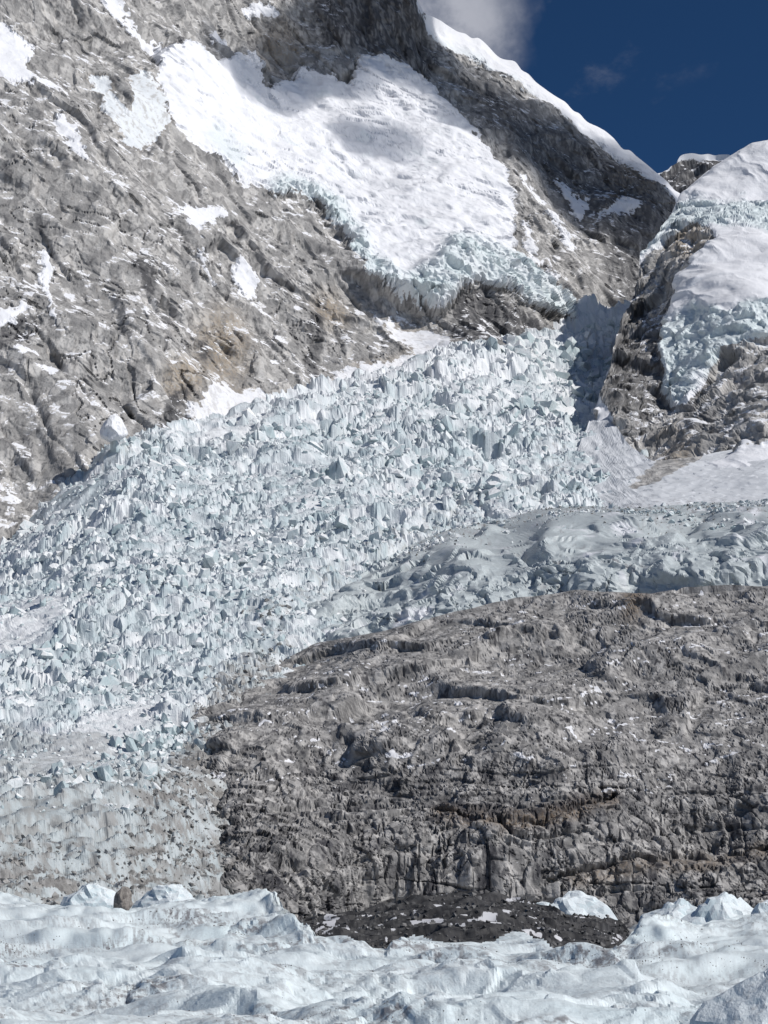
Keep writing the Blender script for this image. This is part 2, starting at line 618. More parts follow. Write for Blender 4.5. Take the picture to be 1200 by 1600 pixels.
# ------------------------------------------------------------------ far peak
def build_far_peak():
    top = curve([(950, 330), (1010, 285), (1040, 263), (1062, 251), (1090, 246), (1118, 240), (1138, 242), (1150, 252), (1200, 262), (1400, 300)])
    bot = curve([(950, 420), (1400, 420)])
    s = Sheet(cols(950, 1400, 1.5), top, bot, 60, [(950, 300, 5200), (1400, 300, 5000), (1100, 240, 5300), (950, 420, 4700), (1400, 420, 4700), (1180, 330, 4900)], back=6, bdist=500)
    px, py, p = s.f
    s.push(facet(p, 160., 3, 1.0) * 40 + fbm(p, 90., 4) * 30 + facet(p, 45., 4, 1.0) * 14)
    m = np.zeros((len(px), 4))
    n = fbm(p, 130., 4, 0.6, 3)
    m[:, 0] = np.clip(sstep(4, 0, py - top(px) + n * 9) + sstep(0.22, 0.42, n) * 0.9, 0, 1)
    m[:, 2] = 0.97
    o = s.build('distant_peak', M_wall, m)[0]
    tag(o, 'small dark distant peak capped with snow beyond the ridge end', kind='structure')


build_far_peak()

# ------------------------------------------------------------------ the great wall on the far side, its hanging glacier and ridge
GLACIER = [(243, 80), (270, 65), (300, 62), (325, 85), (350, 95), (372, 75), (395, 82), (415, 100), (418, 130), (430, 133), (470, 110), (505, 115),
           (545, 130), (562, 82), (600, 88), (640, 110), (690, 150), (720, 185), (760, 230), (790, 268), (801, 305), (803, 345), (806, 392), (832, 420),
           (862, 450), (890, 478), (893, 512), (868, 494), (828, 480), (790, 458), (750, 442), (722, 452), (700, 478), (650, 472), (605, 455), (575, 440),
           (560, 420), (540, 385), (510, 348), (488, 330), (455, 312), (425, 318), (400, 302), (380, 300), (350, 272), (320, 245), (290, 222), (268, 205),
           (258, 170), (245, 130)]
SNOWS = [
    [(-140, 0), (-40, 15), (10, 20), (30, 40), (62, 68), (48, 85), (42, 100), (60, 115), (80, 125), (105, 145), (100, 155), (75, 140), (45, 130), (20, 135), (-40, 120), (-150, 100)],
    [(85, 185), (100, 180), (112, 215), (125, 240), (138, 268), (120, 268), (100, 240), (75, 205)],
    [(150, -40), (185, -40), (200, 0), (218, 25), (235, 45), (268, 65), (258, 82), (230, 58), (205, 34), (172, 4)],
    [(270, 325), (290, 313), (305, 318), (330, 325), (358, 330), (340, 347), (325, 345), (314, 362), (305, 382), (295, 365), (283, 350)],
    [(298, 393), (310, 398), (327, 430), (339, 450), (330, 454), (313, 430)],
    [(356, 415), (385, 403), (404, 410), (387, 430), (402, 450), (397, 467), (368, 467), (358, 440)],
    [(58, 393), (79, 390), (82, 430), (77, 460), (86, 510), (76, 502), (62, 450)],
    [(-60, 500), (0, 488), (34, 482), (40, 500), (20, 515), (-20, 524)],
    [(860, 278), (880, 288), (900, 310), (924, 315), (919, 333), (905, 336), (885, 312)],
    [(923, 347), (945, 325), (962, 317), (980, 314), (1002, 325), (985, 336), (950, 339)],
    [(797, 258), (830, 287), (862, 328), (882, 355), (908, 388), (895, 390), (863, 352), (833, 312)],
    [(812, 345), (822, 350), (838, 395), (852, 440), (842, 440), (824, 400)],
    [(848, 410), (862, 415), (878, 440), (865, 442)],
    [(326, 48), (345, 45), (364, 55), (365, 72), (350, 75), (332, 64)],
    [(375, 8), (400, 5), (425, 18), (432, 34), (405, 28), (385, 22)],
]
GREYICE = [(140, 108), (165, 118), (190, 160), (203, 178), (208, 112), (235, 112), (250, 150), (262, 190), (250, 215), (225, 232), (200, 230), (185, 195), (160, 150)]
CORN = [(640, -60), (666, 52), (682, 66), (705, 82), (740, 98), (775, 115), (800, 130), (850, 165), (880, 188), (905, 208), (960, 245), (1000, 280), (1040, 312), (1075, 345), (1130, 300), (1130, -80)]
APRON = [(590, 470), (640, 478), (690, 490), (715, 540), (722, 570), (660, 600), (600, 620), (520, 610), (470, 620), (400, 660), (300, 690), (290, 640), (320, 610), (345, 590), (420, 620), (500, 600), (545, 565), (600, 555), (640, 540), (600, 500)]
DARKR = [[(712, 452), (750, 444), (800, 470), (858, 512), (850, 535), (790, 540), (730, 545), (708, 515)],
         [(480, 490), (505, 482), (512, 520), (500, 570), (488, 612), (476, 600), (484, 540)],
         [(245, 660), (262, 620), (300, 610), (285, 650), (262, 680), (243, 682)],
         [(303, 535), (325, 530), (335, 560), (315, 572)],
         [(-20, 530), (30, 505), (60, 500), (64, 520), (30, 545), (-20, 560)],
         [(200, 400), (240, 400), (250, 440), (235, 470), (205, 440)],
         [(490, -60), (640, -60), (665, 50), (690, 100), (660, 130), (620, 100), (560, 75), (510, 80), (490, 20)]]  # last outline: crag under the cloud, its shade put into the rock colour


def build_mountain():
    top = curve([(-330, -250), (300, -230), (520, -150), (600, -62), (636, -22), (654, 4), (661, 18), (668, 23), (690, 30), (720, 48), (760, 72), (800, 98),
                 (840, 126), (880, 156), (920, 190), (960, 218), (1000, 250), (1030, 272), (1050, 290), (1064, 304), (1120, 350)])
    top0 = top
    top = lambda x: top0(x) + (3.0 * np.sin(x / 15.0 + np.sin(x / 31.0) * 2) + 1.6 * np.sin(x / 6.1 + np.sin(x / 13.0) * 2)) * sstep(668, 700, x)
    bot = curve([(-330, 1010), (0, 930), (120, 800), (250, 740), (400, 700), (520, 670), (720, 620), (900, 570), (985, 540), (1120, 520)])
    ctrl = [(-330, 960, 1140), (0, 870, 1330), (0, 700, 1430), (0, 400, 1640), (0, 0, 2000), (-330, -250, 2150), (-330, 400, 1420), (120, 740, 1430),
            (250, 690, 1540), (250, 400, 1790), (250, 150, 2110), (250, -230, 2500), (400, 650, 1700), (400, 480, 1880), (400, 320, 2120), (420, 150, 2560),
            (430, 20, 2760), (430, -200, 2950), (520, 610, 1830), (560, 440, 2080), (600, 300, 2420), (600, 130, 2740), (640, 0, 2840), (720, 565, 1990), (720, 440, 2150),
            (740, 300, 2500), (700, 60, 3010), (700, 150, 2840), (820, 450, 2260), (800, 300, 2600), (850, 300, 2760), (900, 500, 2350), (860, 160, 3020), (960, 300, 2900),
            (1000, 260, 3010), (990, 460, 2600), (1064, 310, 2980), (1120, 350, 3050), (1120, 520, 2700), (640, 520, 2010)]
    u = cols(-230, 1120)
    s = Sheet(u, top, bot, 500, ctrl, back=10, bdist=260)
    px, py, p = s.f
    # warp of the outlines
    rag = fbm(p, 60., 2, 0.5, 7) * 0.8 + 0.9
    wx = px + (fbm(p, 34., 3, 0.65, 1) * 15 + fbm(p, 8., 3, 0.7, 5) * 9) * rag
    wy = py + (fbm(p, 34., 3, 0.65, 2) * 15 + fbm(p, 8., 3, 0.7, 6) * 11) * rag
    dg = sdf(wx, wy, GLACIER)
    thin = fbm(p * np.array([1, 1, .6], np.float32), 15., 4, .65, 9) * 11 - 1.0
    ds = [sdf(wx, wy, q) + thin for q in SNOWS]
    dc = sdf(wx, wy, CORN)
    dgi = sdf(wx, wy, GREYICE)
    da = sdf(wx, wy, APRON)
    gl = sstep(-3, 7, dg)
    snow = np.maximum.reduce([sstep(-5, 6, d) for d in ds] + [sstep(-4, 6, dc)])
    smooth = np.maximum.reduce([gl, snow, sstep(-6, 8, da) * 0.75, sstep(-5, 5, dgi)])
    # strata dip down to the right; stretch the breaks along them
    a = math.radians(38)
    ex = np.array([math.cos(a) * 0.9, 0.35, -math.sin(a)]); ex /= np.linalg.norm(ex)
    along = (p @ ex)[:, None]
    ps = (p - 0.3 * along * ex[None]).astype(np.float32)
    big = fbm(ps, 330., 3, 0.5, 11) * 50 + (ridged(ps, 150., 2, 0.5, 12) - 0.5) * 20
    f1 = facet(ps * np.array([1, 1, .38], np.float32), 64., 1, 1.1, lev=.45, k=20.) * 17
    nst = np.array([0.42, -0.25, 0.87], np.float32)
    st = (p @ nst) / 26.0 + fbm(p, 130., 3, .55, 15) * 3.2 + fbm(p, 22., 2, .55, 16) * 0.5
    saw = (st % 1.0)
    lay = (saw - sstep(0.80, 1.0, saw)) * sstep(-0.35, 0.25, fbm(p, 170., 3, .5, 17))
    gul = ridged(np.stack([p[:, 0] + 0.5 * p[:, 2], p[:, 1] * 0.6, p[:, 2] * 0.22], -1).astype(np.float32), 95., 3, .5, 18)
    nearer = np.clip((p[:, 1] - 700) / 1300., 0.4, 1.0)
    rough = f1 * nearer + lay * 2.2 * nearer - sstep(0.72, 0.9, gul) * 7
    # glacier relief: flowing swells, crevasse steps, thick lower lip
    gs = fbm(p, 150., 4, 0.55, 31) * 24 + fbm(p * np.array([.7, .7, 1.3], np.float32), 32., 4, 0.55, 32) * 6.5
    cre = ridged(p * np.array([0.5, 0.5, 1.6], np.float32), 60., 3, 0.5, 33)
    gs = gs - sstep(0.66, 0.86, cre) * 7 * sstep(-0.15, 0.25, fbm(p, 220., 2, 0.5, 34)) + facet(p, 45., 36, 0.9) * 6
    lip = pdist(px, py, [(440, 305), (490, 325), (515, 345), (545, 385), (565, 425), (605, 452)])
    lip2 = pdist(px, py, [(640, 470), (700, 440), (722, 405), (760, 415), (800, 435), (840, 458), (875, 485), (893, 500)])
    lipm = np.maximum(sstep(42, 8, lip), sstep(48, 12, lip2))
    ser = facet(p * np.array([1, 1, .55], np.float32), 26., 41, 1.2, k=20.) * 9 + facet(p * np.array([1, 1, .6], np.float32), 10., 42, 1.2, k=20.) * 4
    thick = gl * (9 + 16 * lipm)
    d = big * (1 - 0.75 * gl) + rough * (1 - 0.93 * smooth) + gl * gs + thick + snow * (fbm(p, 30., 3, 0.5, 44) * 3 + 3) + gl * lipm * ser
    edge_keep = 1 - 0.75 * sstep(26, 0, py - top(px))
    s.push(d * edge_keep, s.out(0.4))
    p2 = s.settle()
    warp = np.stack([fbm(p2, 30., 2, .5, 21), fbm(p2, 30., 2, .5, 22), fbm(p2, 30., 2, .5, 23)], -1) * 9
    pw = (p2 + warp).astype(np.float32)
    g2, e2 = facet(pw * np.array([1, 1, .75], np.float32), 30., 2, 1.3, True, 25., .4)
    g3, e3 = facet(pw, 13., 3, 1.3, True, 25., .3)
    g4 = facet(p2, 5.5, 4, 1.2, lev=.3)
    near = sstep(2100, 1400, p[:, 1])
    g5 = facet(p2, 2.6, 14, 1.2, lev=.3) * near
    vert = np.array([1, 1, 0.35], np.float32)
    dipm = (p2 - 0.7 * (p2 @ ex.astype(np.float32))[:, None] * ex[None]).astype(np.float32)
    crk = np.maximum.reduce([fissures(p2 * vert, 16., 701, .07), 0.7 * fissures(dipm, 18., 711, .06), 0.7 * fissures(p2, 10., 721, .08)])
    chasm = np.maximum(fissures(p2 * vert, 60., 731, .035), fissures(dipm, 70., 741, .03))
    crk = np.maximum(crk, chasm) * (1 - smooth)
    det = g2 * 5.0 * nearer + g3 * 1.8 * nearer * s.fade(12.) + g4 * 0.5 * s.fade(5.) + g5 * 0.2 * s.fade(2.6) - sstep(.09, 0, e2) * 1.2 * s.fade(9.) - crk * 1.5 * s.fade(7.) - chasm * 4 * s.fade(12.)
    gcr = fissures(p2 * np.array([.45, .45, 1.5], np.float32), 48., 831, .045, .5) * gl
    soft = -3.5 * gcr * s.fade(14.) + facet(p2, 18., 45, 1.0, lev=.3) * 1.6 + fbm(p2, 10., 3, .55, 46) * 0.8
    s.push((det * (1 - 0.95 * smooth) + soft * smooth) * edge_keep, s.out(0.65))
    m = np.zeros((len(px), 4))
    m[:, 0] = np.maximum.reduce([gl, snow, sstep(-5, 5, dgi) * 0.9, sstep(-8, 14, da + fbm(p, 25., 3, 0.6, 51) * 22) * 0.8])
    rnd = fbm(p, 55., 4, 0.6, 52)
    m[:, 1] = np.clip(np.maximum(lipm * gl * (0.75 + rnd), gl * sstep(0.2, 0.5, rnd) * 0.35), 0, 1)
    blue = pdist(px, py, [(335, 215), (350, 235), (365, 250)])
    m[:, 1] = np.maximum(m[:, 1], sstep(26, 6, blue) * 0.5)
    m[:, 1] = np.maximum(m[:, 1], sstep(-5, 5, dgi) * 0.35)
    m[:, 1] = np.maximum(m[:, 1], sstep(-4, 6, dc) * sstep(18, 40, py - top(px)) * 0.5)
    for q in DARKR:
        m[:, 2] = np.maximum(m[:, 2], sstep(-4, 6, sdf(wx, wy, q)))
    m[:, 2] *= 0.9
    m[:, 2] = np.maximum(m[:, 2], crk * 0.85 * sstep(-.5, .2, rnd))
    pat = fbm(p2 * np.array([1, 1, .6], np.float32), 38., 4, .6, 751)
    m[:, 2] = np.maximum(m[:, 2], sstep(0.22, 0.42, pat) * 0.55)
    ridge = sstep(-10, 30, sdf(wx, wy, [(690, 110), (760, 120), (1000, 270), (1080, 330), (1080, 560), (960, 480), (930, 380), (850, 300), (760, 215)]))
    m[:, 2] = np.maximum(m[:, 2], ridge * (0.78 + 0.3 * rnd))  # cloud shade on the ridge face, partly painted into its colour
    warm = np.maximum.reduce([sstep(70, 10, np.hypot((px - 345) / 1.0, (py - 545) / 1.4)), sstep(50, 8, np.hypot(px - 520, py - 475)),
                              sstep(60, 10, np.hypot(px - 985, py - 290)), sstep(50, 10, np.hypot(px - 280, py - 600)),
                              0.8 * sstep(60, 10, np.hypot(px - 440, py - 70))]) * 0.8
    m[:, 3] = np.maximum.reduce([warm * (1 - gl), sstep(-8, 14, da) * 0.5, sstep(-5, 5, dgi) * 0.75])
    lab = np.zeros(len(px), int)
    lab[dg > 0] = 1
    for i, dd in enumerate(ds):
        lab[(dd > 0) & (lab == 0)] = 2 + i
    lab[(dc > 0) & (lab == 0)] = 30
    lab[(dgi > 0) & (lab == 0)] = 31
    parts = [(1, 'hanging_glacier', M_wall)] + [(2 + i, 'snow_patch', M_wall) for i in range(len(SNOWS))] + [(30, 'ridge_cornice', M_wall), (31, 'grey_ice_patch', M_wall)]
    r = s.build('mountain', M_wall, m, lab, parts)
    tag(r[0], 'huge grey rock wall streaked with snow rising behind the icefall', kind='structure')
    tag(r[1], 'broad white hanging glacier lying in the bowl of the rock wall', kind='structure')
    for k, o in r.items():
        if k > 1:
            o.parent = r[0]


build_mountain()


# ------------------------------------------------------------------ icefall
def build_icefall():
    top = curve([(-330, 960), (-100, 905), (0, 850), (60, 735), (140, 690), (250, 672), (330, 655), (400, 640), (520, 608), (620, 578), (720, 552), (800, 528), (870, 508), (900, 494), (985, 482), (1060, 500)])
    bot = curve([(-330, 1470), (1060, 1470)])
    ctrl = [(-330, 1450, 240), (0, 1450, 270), (0, 1390, 350), (200, 1390, 370), (400, 1400, 455), (600, 1430, 570), (1060, 1430, 700), (0, 1250, 480), (0, 1100, 660), (0, 980, 900),
            (0, 860, 1310), (-330, 960, 1080), (-330, 1200, 520), (250, 1250, 500), (300, 1100, 650), (400, 1000, 800), (300, 900, 980), (200, 800, 1180), (300, 760, 1300), (250, 680, 1480),
            (450, 900, 960), (600, 850, 1080), (600, 720, 1420), (600, 600, 1800), (450, 640, 1650), (750, 800, 1180), (860, 760, 1280), (800, 660, 1650), (850, 600, 1880), (900, 500, 2300), (985, 485, 2360),
            (1060, 500, 2400), (930, 600, 1980), (960, 700, 1560), (1060, 800, 1300), (1060, 1100, 900), (700, 1100, 800), (400, 1200, 590), (720, 560, 1960)]
    s = PlanSheet(-0.36, 0.185, 480, 300., 2430., 680, ctrl, 440, 1480)
    px, py, p = s.f
    rnd = fbm(p, 140., 4, 0.55, 61)
    # zones
    left_deb = sdf(px + fbm(p, 50., 3, .5, 62) * 40, py + fbm(p, 50., 3, .5, 63) * 30, [(-330, 1020), (-100, 930), (40, 850), (130, 770), (200, 720), (260, 690), (200, 650), (60, 700), (0, 780), (-330, 900)])
    low_deb = sdf(px + fbm(p, 20., 3, .5, 64) * 50, py + fbm(p, 20., 3, .5, 65) * 40,
                  [(340, 1070), (400, 1030), (440, 1020), (420, 1100), (380, 1250), (420, 1380), (1100, 1380), (1100, 1480), (100, 1480), (-60, 1400), (-60, 1350), (60, 1340), (150, 1370), (190, 1330), (240, 1230), (300, 1130)])
    marg = sdf(px + fbm(p, 30., 3, .5, 66) * 40, py + fbm(p, 30., 3, .5, 67) * 30, [(850, 660), (890, 690), (890, 760), (800, 800), (700, 840), (560, 920), (460, 980), (400, 1000), (400, 960), (560, 860), (700, 790), (800, 745), (840, 720)])
    smooths = [[(-330, 1050), (0, 960), (60, 930), (120, 960), (60, 1010), (-330, 1150)], [(40, 1190), (200, 1080), (260, 1090), (240, 1150), (150, 1220), (40, 1260)],
               [(290, 690), (330, 650), (410, 650), (400, 675), (330, 690)], [(530, 610), (600, 575), (660, 590), (590, 620)]]
    sm = np.maximum.reduce([sstep(-8, 22, sdf(px + rnd * 30, py + rnd * 20, q)) for q in smooths])
    lower = sstep(1120, 1330, py)
    amp = (1 - 0.75 * sm) * (1 - 0.72 * lower)
    # the break-up is coarser towards the head of the fall
    lp = np.stack([p[:, 0] / p[:, 1] * 1300., np.log(p[:, 1]) * 1300., np.zeros(len(p))], -1)
    kz = (p[:, 1] / 1300.) ** 0.9
    w1 = (lp + np.stack([fbm(lp.astype(np.float32), 70., 3, .55, 71), fbm(lp.astype(np.float32), 70., 3, .55, 72), np.zeros(len(p))], -1) * 30).astype(np.float32)
    cs = np.array([0.75, 0.62, 1.0], np.float32)        # slabs lie across the flow
    v1, e1 = facet(w1 * cs, 36., 5, 0.8, True, 40.)
    v2, e2 = facet(w1 * cs + 3.3, 13.5, 6, 0.9, True, 40.)
    v3, e3 = facet(w1 * np.array([.9, .8, 1], np.float32), 6.0, 7, 1.0, True, 40.)
    v4 = facet(w1 + 7.7, 3.6, 8, 1.0, k=30.)
    ph = lp[:, 1] / 84.0 - lp[:, 0] * 0.004 + fbm(lp.astype(np.float32), 150., 4, .6, 79) * 1.6
    sw = ph % 1.0
    ste = np.where(sw < .22, sstep(0, .22, sw), 1 - sstep(.22, 1, sw)) * sstep(-.55, .0, fbm(lp.astype(np.float32), 160., 2, .5, 80))
    zone = np.clip(0.85 + 1.5 * fbm(lp.astype(np.float32), 170., 3, .55, 81), 0.15, 1.7)
    pit = sstep(-.30, -.40, facet(w1 * np.array([.8, .55, 1], np.float32), 13., 9, 0.0, k=40.)) * sstep(-.2, .2, fbm(lp.astype(np.float32), 90., 2, .5, 82))
    d = (v1 * 8.0 + v2 * 3.8 + v3 * 2.2 + v4 * 1.2 + ste * 8 - sstep(0.14, 0, e1) * 4 - sstep(0.2, 0, e2) * 2.2 - pit * 9) * kz * zone * amp
    d += fbm(p, 170., 3, .5, 73) * 22 * (1 - 0.6 * lower)
    # ribs of ice running down at the snout
    q = p.copy(); q = np.stack([(p[:, 0] * 0.8 - p[:, 1] * 0.55), (p[:, 0] * 0.55 + p[:, 1] * 0.8) * 0.22, p[:, 2] * 0.5], -1).astype(np.float32)
    d += lower * ((ridged(q, 13., 2, .5, 74) - 0.5) * 6 * s.fade(11.) + facet(p, 6., 75, 1.1) * 1.8 * s.fade(6.) + facet(p, 2.2, 76, 1.1) * 0.7 * s.fade(2.2))
    # deep trench below the head wall
    s.push(d, np.broadcast_to(np.array([0.03, -0.12, 0.99]), s.P.shape))
    m = np.zeros((len(px), 4))
    m[:, 0] = 1 - 0.42 * sstep(-10, 30, left_deb) * sstep(-0.3, 0.3, rnd) - 0.8 * sstep(-30, 30, low_deb) * sstep(-0.12, 0.26, fbm(q, 8., 5, .7, 76) + 0.04 * fbm(p, 60., 2, .5, 84)) - 0.35 * sstep(-10, 25, marg) * sstep(-0.1, 0.4, fbm(p, 25., 3, .6, 77))
    m[:, 1] = np.clip(0.35 + 0.5 * fbm(p, 30., 3, .6, 78) + 0.55 * sstep(0.25, 0.0, e2) * 0.4 + 0.5 * v2 + 0.3 * v3 - 0.5 * sm - 0.35 * sstep(700, 600, py) + 0.5 * lower, 0, 1)
    m[:, 3] = np.clip(0.55 * sstep(-20, 25, left_deb) + 0.7 * sstep(-30, 30, low_deb) + 0.5 * sstep(-20, 20, marg) + 0.42 * lower, 0, 1)
    lab = np.where(py + fbm(p, 40., 3, .6, 85) * 60 - 0.25 * px > 1120, 1, 0)
    lab[low_deb > 0] = 1
    lab[py < top(px) - 8] = -1
    s.inside = (py - top(px)).reshape(s.n)
    r = s.build('icefall', M_fall, m, lab, [(1, 'dirty_ice_slope', M_snout)], unit=0.6)
    o = r[0]
    tag(r[1], 'ribbed grey ice and rubble sloping down to the foreground ice crest', kind='structure')
    s.snout = r[1]
    s.deb = np.maximum(low_deb, marg)
    tag(o, 'chaotic white and blue icefall tumbling down between the rock walls', kind='structure')
    return s, o, amp * (1 - 0.9 * sstep(-10, 30, low_deb)) * (1 - 0.5 * sstep(-10, 30, left_deb))


icefall_sheet, icefall, fall_amp = build_icefall()


# ------------------------------------------------------------------ seracs: broken blocks of the icefall
import bmesh


def hull_block(rs, kind):
    """an irregular broken block: hull of jittered corners with a few corners knocked off"""
    n = rs.randint(11, 17) if kind < 2 else rs.randint(7, 9)
    pts = rs.normal(size=(n, 3)); pts /= np.linalg.norm(pts, axis=1, keepdims=True)
    pts = np.sign(pts) * np.abs(pts) ** rs.uniform(0.55, 0.9) * 0.55       # between a ball and a box
    pts[:, 2] = np.where(pts[:, 2] > 0, pts[:, 2] * rs.uniform(0.7, 1.5), pts[:, 2])
    if kind == 1:                                                         # fin or spire
        k = np.clip(1 - pts[:, 2:3] * rs.uniform(0.6, 1.3), 0.15, 1.4)
        pts[:, :2] *= k
    pts[:, 0] *= rs.uniform(0.6, 1.0)
    bm = bmesh.new()
    for q in pts:
        bm.verts.new(q)
    r = bmesh.ops.convex_hull(bm, input=bm.verts)
    bmesh.ops.delete(bm, geom=[v for v in bm.verts if not v.link_faces], context='VERTS')
    bmesh.ops.triangulate(bm, faces=bm.faces)
    bmesh.ops.recalc_face_normals(bm, faces=bm.faces)
    bm.verts.index_update()
    V = np.array([v.co[:] for v in bm.verts]); T = np.array([[v.index for v in f.verts] for f in bm.faces])
    bm.free()
    return V, T


def euler_mats(e):
    cx, cy, cz = np.cos(e).T; sx, sy, sz = np.sin(e).T
    m = np.empty((len(e), 3, 3))
    m[:, 0] = np.stack([cy * cz, sx * sy * cz - cx * sz, cx * sy * cz + sx * sz], -1)
    m[:, 1] = np.stack([cy * sz, sx * sy * sz + cx * cz, cx * sy * sz - sx * cz], -1)
    m[:, 2] = np.stack([-sy, sx * cy, cx * cy], -1)
    return m


def build_seracs(n_all=13000, n_single=300):
    rs = np.random.RandomState(21)
    shapes = [hull_block(rs, k % 2) for k in range(28)]
    sh = icefall_sheet
    amp = fall_amp.reshape(sh.n)
    r, c = sh.n
    i = (rs.rand(n_all * 5) * (r - 8)).astype(int) + 4; j = rs.randint(30, c - 1, n_all * 5)
    px, py, a = sh.px[i, j], sh.py[i, j], amp[i, j]
    P = sh.P[i, j]
    clus = fbm(P.astype(np.float32), 90., 3, .6, 401)
    dpy = np.abs(np.gradient(sh.py, axis=0))[i, j]
    a = a * np.clip(dpy / 2.2, 0.0, 1.0)
    keep = (rs.rand(len(i)) < np.clip(a, 0, 1) * np.clip(0.6 + 0.9 * clus, 0.12, 1)) & (px < 990) & (px > -60) & (py < 1300) & (sh.inside[i, j] > 12) & ~((px > 480) & (py > 1000))
    idx = np.where(keep)[0][:n_all]
    P, px, py, a, clus = P[idx], px[idx], py[idx], a[idx], clus[idx]
    n = len(idx)
    size_px = 3.0 + 17 * rs.rand(n) ** 7 + 6 * rs.rand(n) ** 1.8
    big = np.clip(0.85 + 1.5 * clus, 0.45, 1.9) * (1 + 0.6 * np.exp(-((px - 830) / 130) ** 2 - ((py - 575) / 80) ** 2))
    size = size_px * big * P[:, 1] / F
    scl = size[:, None] * np.stack([rs.uniform(0.6, 1.5, n), rs.uniform(0.7, 1.3, n), rs.uniform(0.6, 1.5, n)], -1)
    rot = np.stack([rs.normal(0, 0.28, n), rs.normal(0, 0.28, n), rs.uniform(0, 6.28, n)], -1)
    loc = P + np.stack([np.zeros(n), np.zeros(n), scl[:, 2] * 0.02], -1)
    which = rs.randint(0, len(shapes), n)
    order = np.argsort(-(size / P[:, 1]) * (np.abs(px - 500) < 560))
    single, rest = order[:n_single], order[n_single:]
    meshes = []
    for V, T in shapes:
        me = bpy.data.meshes.new('serac')
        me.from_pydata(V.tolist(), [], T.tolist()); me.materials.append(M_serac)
        meshes.append(me)
    for k in single:
        o = bpy.data.objects.new('serac', meshes[which[k]])
        o.location = loc[k]; o.rotation_euler = rot[k]; o.scale = scl[k]
        COL.objects.link(o)
        o.parent = icefall
    chips = [hull_block(rs, 2) for _ in range(20)]
    R = euler_mats(rot[rest])
    VV, TT, off = [], [], 0
    for q, k in enumerate(rest):
        V, T = shapes[which[k]] if q < 5000 else chips[which[k] % 20]
        VV.append((V * scl[k]) @ R[q].T + loc[k]); TT.append(T + off); off += len(V)
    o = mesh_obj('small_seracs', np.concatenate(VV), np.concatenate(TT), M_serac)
    o['kind'] = 'stuff'
    o.parent = icefall


build_seracs()


